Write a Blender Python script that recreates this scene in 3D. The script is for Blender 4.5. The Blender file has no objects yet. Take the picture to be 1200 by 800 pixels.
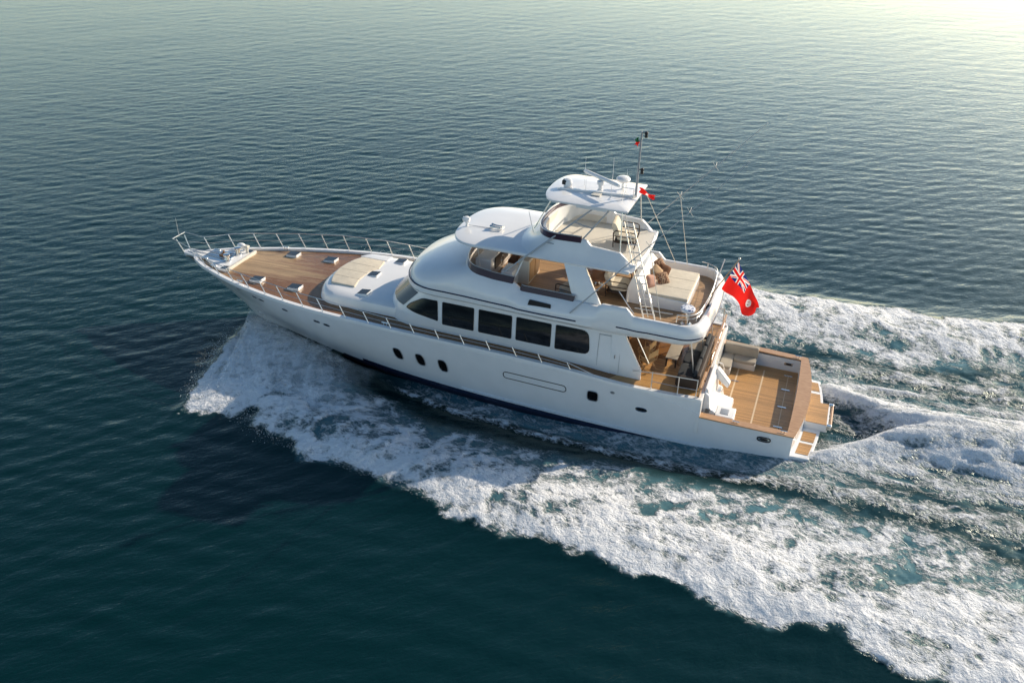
import bpy, bmesh, math, random
import numpy as np
from mathutils import Vector, Matrix
random.seed(7); rng = np.random.default_rng(11)
scn = bpy.context.scene
COL = scn.collection
TRIM = math.atan(.035)                     # the yacht planes with its bow two degrees up
RAD = math.radians

# ------------------------------------------------------------------ camera
cam_d = bpy.data.cameras.new('camera'); cam = bpy.data.objects.new('camera', cam_d); COL.objects.link(cam)
right = Vector((0.9356720, 0.3528345, -0.0050680)); down = Vector((0.1671046, -0.4556981, -0.8743084)); fwd = Vector((-0.3107957, 0.8172191, -0.4853443))
M = Matrix((right, -down, -fwd)).transposed().to_4x4(); M.translation = Vector((0.0598, -30.3623, 19.0522))
cam.matrix_world = M
cam_d.sensor_width = 36; cam_d.lens = 1055.7156 / 1200 * 36
cam_d.clip_start = .1; cam_d.clip_end = 20000
scn.camera = cam
# ------------------------------------------------------------------ light
SUN_EL, SUN_AZ = RAD(28), RAD(50)          # azimuth from dead astern towards starboard
sd = Vector((math.cos(SUN_EL) * math.cos(SUN_AZ), math.cos(SUN_EL) * math.sin(SUN_AZ), math.sin(SUN_EL)))
W = bpy.data.worlds.new('World'); scn.world = W; W.use_nodes = True
nt = W.node_tree; nt.nodes.clear()
sky = nt.nodes.new('ShaderNodeTexSky'); sky.sky_type = 'NISHITA'; sky.sun_disc = False
sky.sun_elevation = SUN_EL; sky.sun_rotation = math.atan2(sd.x, sd.y)
sky.air_density = 1.0; sky.dust_density = 1.3; sky.ozone_density = 1.6
bg = nt.nodes.new('ShaderNodeBackground'); bg.inputs[1].default_value = .098
wo = nt.nodes.new('ShaderNodeOutputWorld')
def wn(typ, **kw):
    q = nt.nodes.new('ShaderNode' + typ)
    for k, v in kw.items(): setattr(q, k, v)
    return q
tint = wn('Mix', data_type='RGBA', blend_type='MULTIPLY'); tint.inputs[0].default_value = 1
tint.inputs[7].default_value = (.63, .92, 1.06, 1)      # humid, slightly green air
nt.links.new(sky.outputs[0], tint.inputs[6])
# milky band of haze above the horizon
tc = wn('TexCoord'); sx = wn('SeparateXYZ'); nt.links.new(tc.outputs['Generated'], sx.inputs[0])
m1 = wn('Math', operation='ABSOLUTE'); m2 = wn('Math', operation='MULTIPLY'); m2.inputs[1].default_value = -5.4; m3 = wn('Math', operation='EXPONENT')
nt.links.new(sx.outputs[2], m1.inputs[0]); nt.links.new(m1.outputs[0], m2.inputs[0]); nt.links.new(m2.outputs[0], m3.inputs[0])
glow = wn('Mix', data_type='RGBA'); glow.inputs[6].default_value = (1, 1, 1, 1); glow.inputs[7].default_value = (11.5, 6.6, 5.0, 1); glow.clamp_factor = False
# forward scattering: the band is brightest on the sun's side
dt = wn('VectorMath', operation='DOT_PRODUCT'); dt.inputs[1].default_value = (math.sin(sky.sun_rotation), math.cos(sky.sun_rotation), 0); nt.links.new(tc.outputs['Generated'], dt.inputs[0])
f1 = wn('Math', operation='MULTIPLY_ADD'); f1.inputs[1].default_value = .28; f1.inputs[2].default_value = .60; nt.links.new(dt.outputs['Value'], f1.inputs[0])
f2 = wn('Math', operation='MULTIPLY'); nt.links.new(m3.outputs[0], f2.inputs[0]); nt.links.new(f1.outputs[0], f2.inputs[1]); nt.links.new(f2.outputs[0], glow.inputs[0])
mul = wn('Mix', data_type='RGBA', blend_type='MULTIPLY'); mul.inputs[0].default_value = 1
nt.links.new(tint.outputs[2], mul.inputs[6]); nt.links.new(glow.outputs[2], mul.inputs[7]); nt.links.new(mul.outputs[2], bg.inputs[0])
nt.links.new(bg.outputs[0], wo.inputs[0])
sl = bpy.data.lights.new('sun', 'SUN'); sl.energy = 4.9; sl.angle = RAD(.6); sl.color = (1.0, .86, .68)
so = bpy.data.objects.new('sun', sl); COL.objects.link(so); so.rotation_euler = sd.to_track_quat('Z', 'Y').to_euler()
vs = scn.view_settings; vs.view_transform = 'Standard'; vs.look = 'None'; vs.gamma = 1; vs.use_curve_mapping = False
vs.exposure = 0.12
scn.render.engine = 'CYCLES'; scn.cycles.max_bounces = 6; scn.cycles.transparent_max_bounces = 24
scn.cycles.use_denoising = True

# ------------------------------------------------------------------ materials
def mat(name, col, rough=.5, metal=0., spec=.5, coat=0.):
    m = bpy.data.materials.new(name); m.use_nodes = True
    b = m.node_tree.nodes['Principled BSDF']
    b.inputs['Base Color'].default_value = (*col, 1); b.inputs['Roughness'].default_value = rough
    b.inputs['Metallic'].default_value = metal; b.inputs['Specular IOR Level'].default_value = spec
    b.inputs['Coat Weight'].default_value = coat
    return m
class NG:
    def __init__(s, m): s.m = m; s.t = m.node_tree; s.b = s.t.nodes['Principled BSDF']
    def n(s, typ, **kw):
        q = s.t.nodes.new('ShaderNode' + typ)
        for k, v in kw.items(): setattr(q, k, v)
        return q
    def l(s, a, b): s.t.links.new(a, b)
    def coord(s, scale=(1, 1, 1), rot=(0, 0, 0)):
        c = s.n('TexCoord'); mp = s.n('Mapping'); mp.inputs['Scale'].default_value = scale; mp.inputs['Rotation'].default_value = rot
        s.l(c.outputs['Object'], mp.inputs[0]); return mp.outputs[0]
    def aligned(s, scale, ang):                       # turn first, then stretch
        c = s.n('TexCoord'); a = s.n('Mapping'); a.inputs['Rotation'].default_value = (0, 0, -ang); b = s.n('Mapping'); b.inputs['Scale'].default_value = scale
        s.l(c.outputs['Object'], a.inputs[0]); s.l(a.outputs[0], b.inputs[0]); return b.outputs[0]
    def noise(s, vec, scale, detail=4, rough=.55, dist=0.):
        q = s.n('TexNoise'); q.inputs['Scale'].default_value = scale; q.inputs['Detail'].default_value = detail
        q.inputs['Roughness'].default_value = rough; q.inputs['Distortion'].default_value = dist
        s.l(vec, q.inputs['Vector']); return q.outputs['Fac']
    def ramp(s, fac, stops):
        q = s.n('ValToRGB'); cr = q.color_ramp
        while len(cr.elements) < len(stops): cr.elements.new(.5)
        for e, (p, c) in zip(cr.elements, stops): e.position = p; e.color = (*c, 1) if len(c) == 3 else c
        s.l(fac, q.inputs[0]); return q.outputs[0]
    def math(s, op, a, b=None, clamp=False):
        q = s.n('Math', operation=op); q.use_clamp = clamp
        for i, v in enumerate((a, b)):
            if v is None: continue
            if isinstance(v, (int, float)): q.inputs[i].default_value = v
            else: s.l(v, q.inputs[i])
        return q.outputs[0]
    def mix(s, fac, a, b):
        q = s.n('Mix', data_type='RGBA')
        for i, v in ((0, fac), (6, a), (7, b)):
            if isinstance(v, (int, float)): q.inputs[i].default_value = v
            elif isinstance(v, tuple): q.inputs[i].default_value = (*v, 1)
            else: s.l(v, q.inputs[i])
        return q.outputs[2]
    def bump(s, h, dist, strength=1., prev=None):
        q = s.n('Bump'); q.inputs['Strength'].default_value = strength; q.inputs['Distance'].default_value = dist
        s.l(h, q.inputs['Height'])
        if prev is not None: s.l(prev, q.inputs['Normal'])
        return q.outputs[0]

def gelcoat(name, col, rough=.22):
    m = mat(name, col, rough, coat=.3); g = NG(m)
    v = g.coord(); n = g.noise(v, 1.3, 5, .6)
    g.l(g.ramp(n, [(.35, tuple(c * .95 for c in col)), (.7, col)]), g.b.inputs['Base Color'])
    return m
WHITE = gelcoat('white_gelcoat', (.80, .80, .79))
HULLM = gelcoat('hull_gelcoat', (.78, .79, .80), .16)
CREAM = mat('cream_gelcoat', (.64, .60, .52), .5)
NONSKID = mat('nonskid_white', (.74, .73, .70), .6)
NAVY = mat('navy_paint', (.012, .018, .05), .25, coat=.4)
ANTIFOUL = mat('navy_antifouling', (.006, .010, .028), .5)
GLASS = mat('dark_tinted_glass', (.006, .006, .007), .05, spec=.5)
RUBBER = mat('black_rubber', (.012, .012, .013), .6)
GREYGLASS = mat('grey_hatch_glass', (.055, .065, .07), .15)
PLUM = mat('plum_acrylic', (.055, .03, .045), .12, coat=.3)
CHROME = mat('stainless_steel', (.78, .77, .74), .18, metal=1.)
RAILM = mat('polished_rail', (.80, .79, .76), .30, metal=.75)
ALU = mat('grey_aluminium', (.36, .38, .40), .4, metal=.5)
BLACK = mat('black_plastic', (.015, .015, .016), .45)
RATTAN = mat('dark_rattan', (.035, .02, .013), .6)
WOODV = mat('varnished_wood', (.24, .09, .035), .15, coat=.5)
OAK = mat('honey_joinery', (.55, .33, .15), .4)
REDM = mat('red_cloth', (.66, .016, .012), .8); BLUEM = mat('blue_cloth', (.012, .025, .16), .8); WHITEC = mat('white_cloth', (.78, .76, .74), .8)
GREENM = mat('green_cloth', (.01, .10, .05), .8); PINKC = mat('pinkish_badge_cloth', (.46, .25, .18), .8)
for m_ in (REDM, BLUEM, WHITEC, GREENM):
    g = NG(m_); g.l(g.bump(g.noise(g.coord(), 9, 3), .02, .4), g.b.inputs['Normal'])
    tl = g.n('BsdfTranslucent'); tl.inputs[0].default_value = g.b.inputs['Base Color'].default_value; ms = g.n('MixShader'); ms.inputs[0].default_value = .45   # thin bunting lets the sun through
    g.l(g.b.outputs[0], ms.inputs[1]); g.l(tl.outputs[0], ms.inputs[2]); g.l(ms.outputs[0], g.t.nodes['Material Output'].inputs['Surface'])
def fabric(name, c):
    m = mat(name, c, .85, spec=.2); g = NG(m); v = g.coord()
    g.l(g.ramp(g.noise(v, 3, 4), [(.3, tuple(x * .88 for x in c)), (.7, c)]), g.b.inputs['Base Color'])
    g.l(g.bump(g.noise(v, 5, 3), .03, .5), g.b.inputs['Normal']); return m
BEIGE = fabric('beige_cushion', (.64, .58, .47)); TAUPE = fabric('taupe_cushion', (.36, .32, .26)); CHARC = fabric('charcoal_cushion', (.045, .05, .055))
BROWNC = fabric('brown_cushion', (.16, .075, .04)); SANDC = fabric('patterned_sand', (.48, .33, .2)); GOLDC = fabric('tan_canvas', (.50, .32, .15))
def pattern_fabric():
    m = mat('brown_and_sand_print', (.3, .2, .1), .85); g = NG(m); v = g.coord()
    q = g.n('TexVoronoi'); q.inputs['Scale'].default_value = 9; g.l(v, q.inputs['Vector'])
    g.l(g.ramp(q.outputs['Distance'], [(.25, (.11, .045, .02)), (.45, (.50, .33, .2)), (.62, (.18, .08, .04))]), g.b.inputs['Base Color']); return m
PRINT = pattern_fabric()
def blue_print():
    m = mat('blue_and_white_print', (.6, .6, .7), .6); g = NG(m); v = g.coord()
    q = g.n('TexVoronoi'); q.inputs['Scale'].default_value = 11; g.l(v, q.inputs['Vector'])
    cr = g.ramp(q.outputs['Distance'], [(.30, (.03, .07, .25)), (.36, (.74, .76, .8))]); g.l(cr, g.b.inputs['Base Color']); return m
BLUEPRINT = blue_print()
def teak(name, dry, dark, wet=0., plank=.085, gloss=.5):
    m = mat(name, dry, gloss); g = NG(m)
    c = g.n('TexCoord'); sx = g.n('SeparateXYZ'); g.l(c.outputs['Object'], sx.inputs[0])
    fr = g.math('FRACT', g.math('DIVIDE', sx.outputs[1], plank)); fl = g.math('FLOOR', g.math('DIVIDE', sx.outputs[1], plank))
    caulk = g.math('LESS_THAN', fr, .11)
    wn = g.n('TexWhiteNoise', noise_dimensions='1D'); g.l(fl, wn.inputs['W'])
    grain = g.noise(g.coord((1.2, 26, 10)), 1.0, 5, .6)
    base = g.ramp(g.math('ADD', g.math('MULTIPLY', grain, .7), g.math('MULTIPLY', wn.outputs['Value'], .3)),
                  [(.25, tuple(x * .62 for x in dry)), (.5, dry), (.8, tuple(min(1, x * 1.18) for x in dry))])
    if wet:
        wv = g.coord((.30, 1.0, 1)); wm = g.math('ADD', g.math('MULTIPLY', g.noise(wv, 1.1, 4, .55, .8), .85), g.math('MULTIPLY', g.noise(g.coord((.45, 6, 1)), 1, 3), .45))
        # washed by the sea: wet aft and along the sides, drying in the middle of the foredeck
        grad = g.math('MULTIPLY', g.math('ADD', sx.outputs[0], 21.6), .075)
        edge = g.math('MULTIPLY', g.math('SUBTRACT', g.math('ABSOLUTE', g.math('SUBTRACT', sx.outputs[1], .25)), 1.2), .16)
        wmk = g.ramp(g.math('ADD', g.math('ADD', wm, grad), edge), [(.47, (0, 0, 0)), (.66, (1, 1, 1))])
        base = g.mix(wmk, base, g.mix(grain, tuple(x * .7 for x in dark), dark))
        g.l(g.ramp(wmk, [(0, (.6,) * 3), (1, (.22,) * 3)]), g.b.inputs['Roughness'])
    colr = g.mix(g.math('MULTIPLY', caulk, .75), base, (.025, .018, .014)); g.l(colr, g.b.inputs['Base Color'])
    g.l(g.bump(g.math('SUBTRACT', grain, g.math('MULTIPLY', caulk, .8)), .004, .6), g.b.inputs['Normal'])
    return m
TEAKF = teak('weathered_teak_wet_and_dry', (.41, .28, .16), (.26, .122, .044), wet=1.)
TEAKC = teak('warm_teak', (.47, .26, .095), (.1, .04, .02), gloss=.35)
TEAKU = teak('flybridge_teak', (.40, .25, .13), (.1, .04, .02))
TEAKCAP = mat('varnished_teak_cap', (.46, .27, .13), .3, coat=.3)
g = NG(TEAKCAP); g.l(g.ramp(g.noise(g.coord((3, 18, 3)), 1.6, 5), [(.3, (.36, .19, .085)), (.7, (.52, .32, .17))]), g.b.inputs['Base Color'])

# ------------------------------------------------------------------ mesh helpers (boat coordinates: s forward of the transom, y to starboard, z up)
ORG = {}
class MB:
    def __init__(s): s.v = []; s.f = []; s.mi = []; s.cur = 0
    def add(s, vs, fs):
        o = len(s.v); s.v += [tuple(map(float, p)) for p in vs]
        for q in fs: s.f.append([i + o for i in q]); s.mi.append(s.cur)
        return s
    def box(s, s0, s1, y0, y1, z0, z1):
        vs = [(a, b, c) for c in (z0, z1) for b in (y0, y1) for a in (s0, s1)]
        return s.add(vs, [(0, 1, 3, 2), (4, 6, 7, 5), (0, 4, 5, 1), (2, 3, 7, 6), (0, 2, 6, 4), (1, 5, 7, 3)])
    def prism(s, poly, z0, z1):                     # poly in (s, y); z may be a function of (s, y)
        fz = lambda z, p: z(*p) if callable(z) else z
        n = len(poly); vs = [(p[0], p[1], fz(z0, p)) for p in poly] + [(p[0], p[1], fz(z1, p)) for p in poly]
        return s.add(vs, [tuple(range(n))[::-1], tuple(range(n, 2 * n))] + [(i, (i + 1) % n, n + (i + 1) % n, n + i) for i in range(n)])
    def plate(s, poly, y0, y1):                     # poly in (s, z), extruded across the boat
        fy = lambda y, p: y(*p) if callable(y) else y
        n = len(poly); vs = [(p[0], fy(y0, p), p[1]) for p in poly] + [(p[0], fy(y1, p), p[1]) for p in poly]
        return s.add(vs, [tuple(range(n))[::-1], tuple(range(n, 2 * n))] + [(i, (i + 1) % n, n + (i + 1) % n, n + i) for i in range(n)])
    def loft(s, rings, closed=True, cap0=False, cap1=False):
        n = len(rings[0]); vs = [p for r in rings for p in r]; fs = []
        for k in range(len(rings) - 1):
            for i in range(n if closed else n - 1):
                j = (i + 1) % n; fs.append((k * n + i, k * n + j, (k + 1) * n + j, (k + 1) * n + i))
        if cap0: fs.append(tuple(range(n))[::-1])
        if cap1: fs.append(tuple(range((len(rings) - 1) * n, len(rings) * n)))
        return s.add(vs, fs)
    def tube(s, pts, r, n=8, caps=True, closed=False):
        P = [np.array(p, float) for p in pts]; m = len(P); R = r if isinstance(r, (list, tuple)) else [r] * m
        rings = []; ref = None
        for i in range(m):
            t = (P[(i + 1) % m] - P[i - 1]) if closed else (P[min(i + 1, m - 1)] - P[max(i - 1, 0)]); t = t / (np.linalg.norm(t) + 1e-9)
            if ref is None: ref = np.array((0, 0, 1.)) if abs(t[2]) < .9 else np.array((1., 0, 0))
            a = ref - t * ref.dot(t); a /= np.linalg.norm(a) + 1e-9; b = np.cross(t, a); ref = a
            rings.append([P[i] + R[i] * (math.cos(q) * a + math.sin(q) * b) for q in np.linspace(0, 2 * math.pi, n, False)])
        if closed: rings.append(rings[0])
        return s.loft(rings, True, caps and not closed, caps and not closed)
    def lathe(s, c, prof, n=20):                    # prof: (radius, z) round a vertical axis at c
        rings = [[(c[0] + r * math.cos(a), c[1] + r * math.sin(a), c[2] + z) for a in np.linspace(0, 2 * math.pi, n, False)] for r, z in prof]
        return s.loft(rings, True, True, True)
    def ball(s, c, r, n=12, m=8):
        rx = r if isinstance(r, (tuple, list)) else (r, r, r)
        rings = [[(c[0] + rx[0] * max(.02, math.sin(t)) * math.cos(a), c[1] + rx[1] * max(.02, math.sin(t)) * math.sin(a), c[2] - rx[2] * math.cos(t)) for a in np.linspace(0, 2 * math.pi, n, False)] for t in np.linspace(0, math.pi, m)]
        return s.loft(rings, True, True, True)
    def build(s, name, m, parent=None, org=None, smooth=38, bevel=0, kind=None, label=None):
        if org is None: org = ORG[parent] if parent is not None else (0, 0, 1.)
        me = bpy.data.meshes.new(name)
        me.from_pydata([(-(p[0] - org[0]), p[1] - org[1], p[2] - org[2]) for p in s.v], [], s.f)
        ms = m if isinstance(m, (list, tuple)) else [m]
        for q in ms: me.materials.append(q)
        if len(ms) > 1: me.polygons.foreach_set('material_index', s.mi)
        bm = bmesh.new(); bm.from_mesh(me)
        bmesh.ops.remove_doubles(bm, verts=bm.verts, dist=1e-4)
        bmesh.ops.dissolve_degenerate(bm, edges=bm.edges, dist=1e-5)
        bmesh.ops.recalc_face_normals(bm, faces=bm.faces)
        if bevel: bmesh.ops.bevel(bm, geom=[e for e in bm.edges if e.is_manifold and e.calc_face_angle(0) > .6], offset=bevel, segments=3, affect='EDGES', profile=.6, clamp_overlap=True)
        for q in bm.faces: q.smooth = True
        for e in bm.edges: e.smooth = e.is_manifold and e.calc_face_angle(0) < RAD(smooth)
        bm.to_mesh(me); bm.free()
        o = bpy.data.objects.new(name, me); COL.objects.link(o)
        if parent is not None: o.parent = parent; ORG[o] = org
        else: place(o, org)
        if kind: o['kind'] = kind
        if label: o['label'] = label
        return o
CT, ST = math.cos(TRIM), math.sin(TRIM)
def place(o, org, rz=0.):
    x, y, z = -org[0], org[1], org[2] - 1.
    o.location = (x * CT + z * ST, y, -x * ST + z * CT)
    o.rotation_mode = 'XYZ'
    o.rotation_euler = (Matrix.Rotation(TRIM, 3, 'Y') @ Matrix.Rotation(rz, 3, 'Z')).to_euler()
    ORG[o] = org
def tag(o, label, cat, group=None):
    o['label'] = label; o['category'] = cat
    if group: o['group'] = group
    return o
def thing(name, label, cat, org, group=None, rz=0.):
    o = bpy.data.objects.new(name, None); COL.objects.link(o); o.empty_display_size = .2
    place(o, org, rz); return tag(o, label, cat, group)
def dup(o, org, rz, label):
    def cp(a, par):
        c = a.copy(); COL.objects.link(c)
        if par is not None: c.parent = par; c.matrix_parent_inverse = Matrix()
        for ch in a.children: cp(ch, c)
        return c
    r = cp(o, None); place(r, org, rz); r['label'] = label; return r
def interp(x, xs, ys): return float(np.interp(x, xs, ys))
def smooth01(a, b, x): t = np.clip((x - a) / (b - a), 0, 1); return t * t * (3 - 2 * t)

# ------------------------------------------------------------------ the sea: one graded sheet with waves, wake and foam
def hsh(ix, iy, seed):
    h = (ix.astype(np.int64) * 374761393 + iy.astype(np.int64) * 668265263 + seed * 1442695041) & 0xFFFFFFFF
    h = ((h ^ (h >> 13)) * 1274126177) & 0xFFFFFFFF
    return ((h ^ (h >> 16)) & 0xFFFFFF) / float(0xFFFFFF)
def vn(x, y, seed=0):
    ix = np.floor(x); iy = np.floor(y); fx = x - ix; fy = y - iy
    u = fx * fx * fx * (fx * (fx * 6 - 15) + 10); v = fy * fy * fy * (fy * (fy * 6 - 15) + 10)
    a = hsh(ix, iy, seed); b = hsh(ix + 1, iy, seed); c = hsh(ix, iy + 1, seed); d = hsh(ix + 1, iy + 1, seed)
    return a + (b - a) * u + (c - a) * v + (a - b - c + d) * u * v
def fbm(x, y, seed, octs=4, ridged=False, gain=.5):
    r = 0; amp = 1; tot = 0
    for k in range(octs):
        q = vn(x, y, seed + k * 17)
        if ridged: q = 1 - np.abs(2 * q - 1)
        r = r + amp * q; tot += amp; amp *= gain
        x, y = 1.62 * x + 1.18 * y + 3.1, -1.18 * x + 1.62 * y + 7.7
    return r / tot
OUT_X = [-24.3, -23.75, -22.9, -22.3, -21.4, -20.2, -18, -16.3, -14.4, -12, -9.5, -6, -2, 2, 6, 14, 40, 90]
OUT_Y = [.0, 2.9, 5.6, 7.3, 7.35, 7.6, 8.4, 8.9, 9.1, 9.4, 10.0, 10.3, 10.8, 11.3, 11.5, 12.6, 17, 26]
INN_X = [-24.3, -22.1, -20.3, -17.9, -16.6, -14.5, -11.3, -7.8, -3.3, .9, 4, 5.6, 8.4, 40, 90]
INN_Y = [.2, .9, 1.7, 3.2, 3.9, 4.5, 5.1, 5.4, 4.95, 5.25, 5.4, 5.5, 6.6, 12, 20]
def wake(x, y):
    """returns height, foam (0..1), aeration (0..1) of the wake at world x, y"""
    sgn = np.where(y > 0, 1., -1.)
    ay = np.abs(y) + np.where(y > 0, .9 * smooth01(-6, 4, x) * smooth01(5, 8, np.abs(y)), 0)
    w1 = fbm(x * .55, y * .55, 3, 4) - .5; w2 = fbm(x * 1.9, y * 1.9, 9, 4) - .5
    w1 = w1 * (1 - .7 * np.exp(-((x + 6.2) / 1.6) ** 2))
    aw = ay + np.clip(w1 * 1.5 + w2 * .5, -.40, .8)
    out = np.interp(x, OUT_X, OUT_Y); inn = np.interp(x, INN_X, INN_Y)
    live = smooth01(-24.4, -23.6, x)
    do = out - aw + (fbm(x * 1.1, y * 1.1, 7, 4) - .5) * 2.4 * (1 - smooth01(-21, -15, x)) - .25 * (1 - smooth01(-21, -15, x)); di = aw - inn
    wid = np.maximum(out - inn, .5)
    band = np.clip(do / .28, 0, 1) * smooth01(-.5, .8, di) * live
    core = smooth01(.12, .62, di / wid) * np.clip(do / .5, 0, 1)          # solid white towards the outside, milky inside
    dec = 1 - .35 * smooth01(10, 60, x)
    # streaks run outwards and astern from the hull
    su = (x * .80 - ay * .60); sv = (x * .60 + ay * .80)
    streak = fbm(su * .45, sv * 2.2, 21, 4)
    web = fbm(x * 1.15 + w1 * 1.5, y * 1.15 + w2, 31, 4, True, .55)
    web2 = fbm(x * .42, y * .55 + 5, 41, 3, True, .5)
    web3 = fbm(x * 2.3 + w2, y * 2.3 + w1, 37, 3, True, .55)
    foam = band * dec * (.46 + .32 * core + 1.15 * (streak - .5) * (1 - .6 * core) + 1.15 * (web - .64) + .75 * (web3 - .64) + .85 * (web2 - .62) * (.3 + .7 * core))
    foam = foam + band * .30 * smooth01(.0, .35, do) * (1 - smooth01(.35, 1.3, do)) * smooth01(-22, -10, x)
    # spray veil by the bow
    veil = smooth01(-24.3, -23.2, x) * (1 - smooth01(-19.5, -17.0, x)) * smooth01(-.2, .5, di + .8) * np.clip(do / .4, 0, 1)
    foam = np.maximum(foam, veil * (.30 + .55 * smooth01(.45, .95, (ay - inn) / wid) + .7 * (streak - .5)))
    aer = band * (.75 - .2 * core)
    # thin line of froth the hull throws off, and the milky strip between it and the side
    hl = np.interp(x, [-19, -16.8, -13.8, -10, -6, 0, 8, 40], [1.6, 2.6, 3.35, 3.85, 4.15, 4.2, 4.5, 7])
    dl = aw * .5 + ay * .5 - hl
    line = np.exp(-(dl / (.16 + .012 * (x + 19))) ** 2) * smooth01(-18, -14, x) * (1 - smooth01(4, 12, x) * .6)
    foam = np.maximum(foam, line * (.25 + 1.0 * (fbm(x * 2.6, y * 2.6, 51, 3) - .22)) * .85)
    strip = smooth01(-17.5, -11, x) * (1 - smooth01(.5, 4, x)) * np.clip((hl - ay) / .35, 0, 1) * (ay > 2)
    aer = np.maximum(aer, strip * .85); foam = np.maximum(foam, strip * (.24 + .75 * (streak - .38)))
    # chopped water between the wave and the propeller wash: glints and scraps of froth
    mid = smooth01(-1.5, 2, x) * smooth01(3.0, 3.8, ay) * (1 - smooth01(-.9, .3, di))
    foam = np.maximum(foam, mid * (1.7 * (fbm(x * 1.6, y * 3.4, 61, 4) - .36)))
    aer = np.maximum(aer, mid * .34)
    # propeller wash: two crests leave the transom corners and meet in a rooster tail
    cy = np.interp(x, [0, .6, 2, 3.5, 5, 7, 40], [2.9, 2.6, 1.75, .7, .25, 0, 0])
    pw = np.interp(x, [0, 1, 2.5, 6, 10, 40, 90], [2.8, 3.4, 3.7, 3.75, 4.2, 7.5, 11])
    inside = smooth01(-.25, .5, x) * np.clip((pw - aw) / .6, 0, 1)
    ca = np.exp(-((ay - cy) / np.interp(x, [0, 2, 5, 10], [.35, .6, 1.3, 1.9])) ** 2) * smooth01(.1, 1.2, x)
    hole = (1 - smooth01(-.2, .9, ay - cy + .9)) * smooth01(.1, .5, x) * (1 - smooth01(3.0, 4.3, x))
    pst = fbm(x * .55, y * 2.6, 71, 5); pweb = fbm(x * 1.0, y * 1.3 + 9, 81, 5, True, .55)
    pf = inside * (.44 + .52 * ca + 1.35 * (pst - .5) + .35 * (pweb - .62)) * (1 - .62 * hole)
    foam = np.maximum(foam, pf); aer = np.maximum(aer, inside * .62 * (1 - .6 * hole))
    # ---- height
    bw = np.clip((ay - inn) / wid, -1, 2)
    amp = np.interp(x, [-24.2, -23, -21.5, -18, -12, -4, 6, 40, 90], [0, .12, .34, .48, .44, .34, .28, .15, .08])
    h = amp * np.exp(-((bw - .66) / .34) ** 2) * live
    h = h + band * (amp * .25 + .14) * (fbm(x * .8, y * .8, 91, 6, gain=.55) * 2 - 1) * .62 + band * core * .10 * (web - .6)
    h = h - .42 * np.exp(-((ay - (inn + 2.9) * .5 + .1) / 1.2) ** 2) * smooth01(-20, -13, x) * (1 - smooth01(-4, 2, x))
    h = h - .30 * np.exp(-((ay - 2.6) / .85) ** 2) * smooth01(-19, -15.0, x) * (1 - smooth01(-8.5, -3, x))
    h = h + .10 * line + .05 * strip * (streak - .5)
    rt = np.interp(x, [0, 1, 2.5, 4.5, 6.5, 9, 14, 25, 60], [0, .22, .40, .85, 1.05, .95, .6, .3, .1])
    h = h + inside * (rt * ca + .14 * (pweb - .6) * smooth01(.5, 2.5, x) + .22 * (pst - .5)) - .22 * hole * inside
    h = h + mid * .10 * (fbm(x * 1.6, y * 2.6, 95, 4) - .5) * 2
    clip = smooth01(150, 60, np.abs(x)) if False else 1.
    return h * clip, np.clip(foam, 0, 1.2), np.clip(aer, 0, 1)
def graded(lo, hi, step, glo, ghi, flo, fhi, ratio=1.0055):
    a = list(np.arange(lo, hi, step)); d = step
    while a[-1] < ghi: d *= ratio; a.append(a[-1] + d)
    while a[-1] < fhi: d *= 1.35; a.append(a[-1] + d)
    d = step; b = [lo]
    while b[-1] > glo: d *= ratio; b.append(b[-1] - d)
    while b[-1] > flo: d *= 1.35; b.append(b[-1] - d)
    return np.array(b[:0:-1] + a)
xs = graded(-25.5, 17, .085, -116, 30, -6000, 6000); ys = graded(-15, 13, .085, -24, 117, -3000, 6000)
X, Y = np.meshgrid(xs, ys); nx, ny = len(xs), len(ys)
dX = np.gradient(xs)[None, :] * np.ones((ny, 1)); dY = np.gradient(ys)[:, None] * np.ones((1, nx)); D = np.maximum(dX, dY)
H = np.zeros_like(X)
for k in range(56):                         # wind sea
    lam = .6 * (6.0 ** rng.random()) if k > 5 else 9 + 9 * rng.random()
    ang = RAD(131 + rng.normal() * 27); ph = rng.random() * 6.283
    kk = 2 * math.pi / lam; amp = .0023 * lam * (.78 if lam < 1.5 else .20 if lam < 7 else .07)
    fade = np.clip(lam / (4.5 * D) - .4, 0, 1)
    gust = .55 + .9 * vn(X * .07 + k * 3.3, Y * .07 - k, 200 + k)
    H += amp * fade * gust * np.sin(kk * (X * math.cos(ang) + Y * math.sin(ang)) + ph + 1.3 * vn(X * .3 / lam, Y * .3 / lam, 300 + k))
core_ = (np.abs(Y) < 40) & (X > -27) & (X < 120)
WH = np.zeros_like(X); FO = np.zeros_like(X); AE = np.zeros_like(X)
WH[core_], FO[core_], AE[core_] = wake(X[core_], Y[core_])
edgefade = np.clip(1 - (X - 60) / 60, 0, 1)
Z = H * (1 - .5 * np.clip(AE * 1.5, 0, 1)) + WH * edgefade; FO *= edgefade; AE *= edgefade
# keep the water out of the hull
Z = np.where((np.abs(Y) < 2.1) & (X < -.6) & (X > -18.5), np.minimum(Z, -.8), Z)

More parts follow.
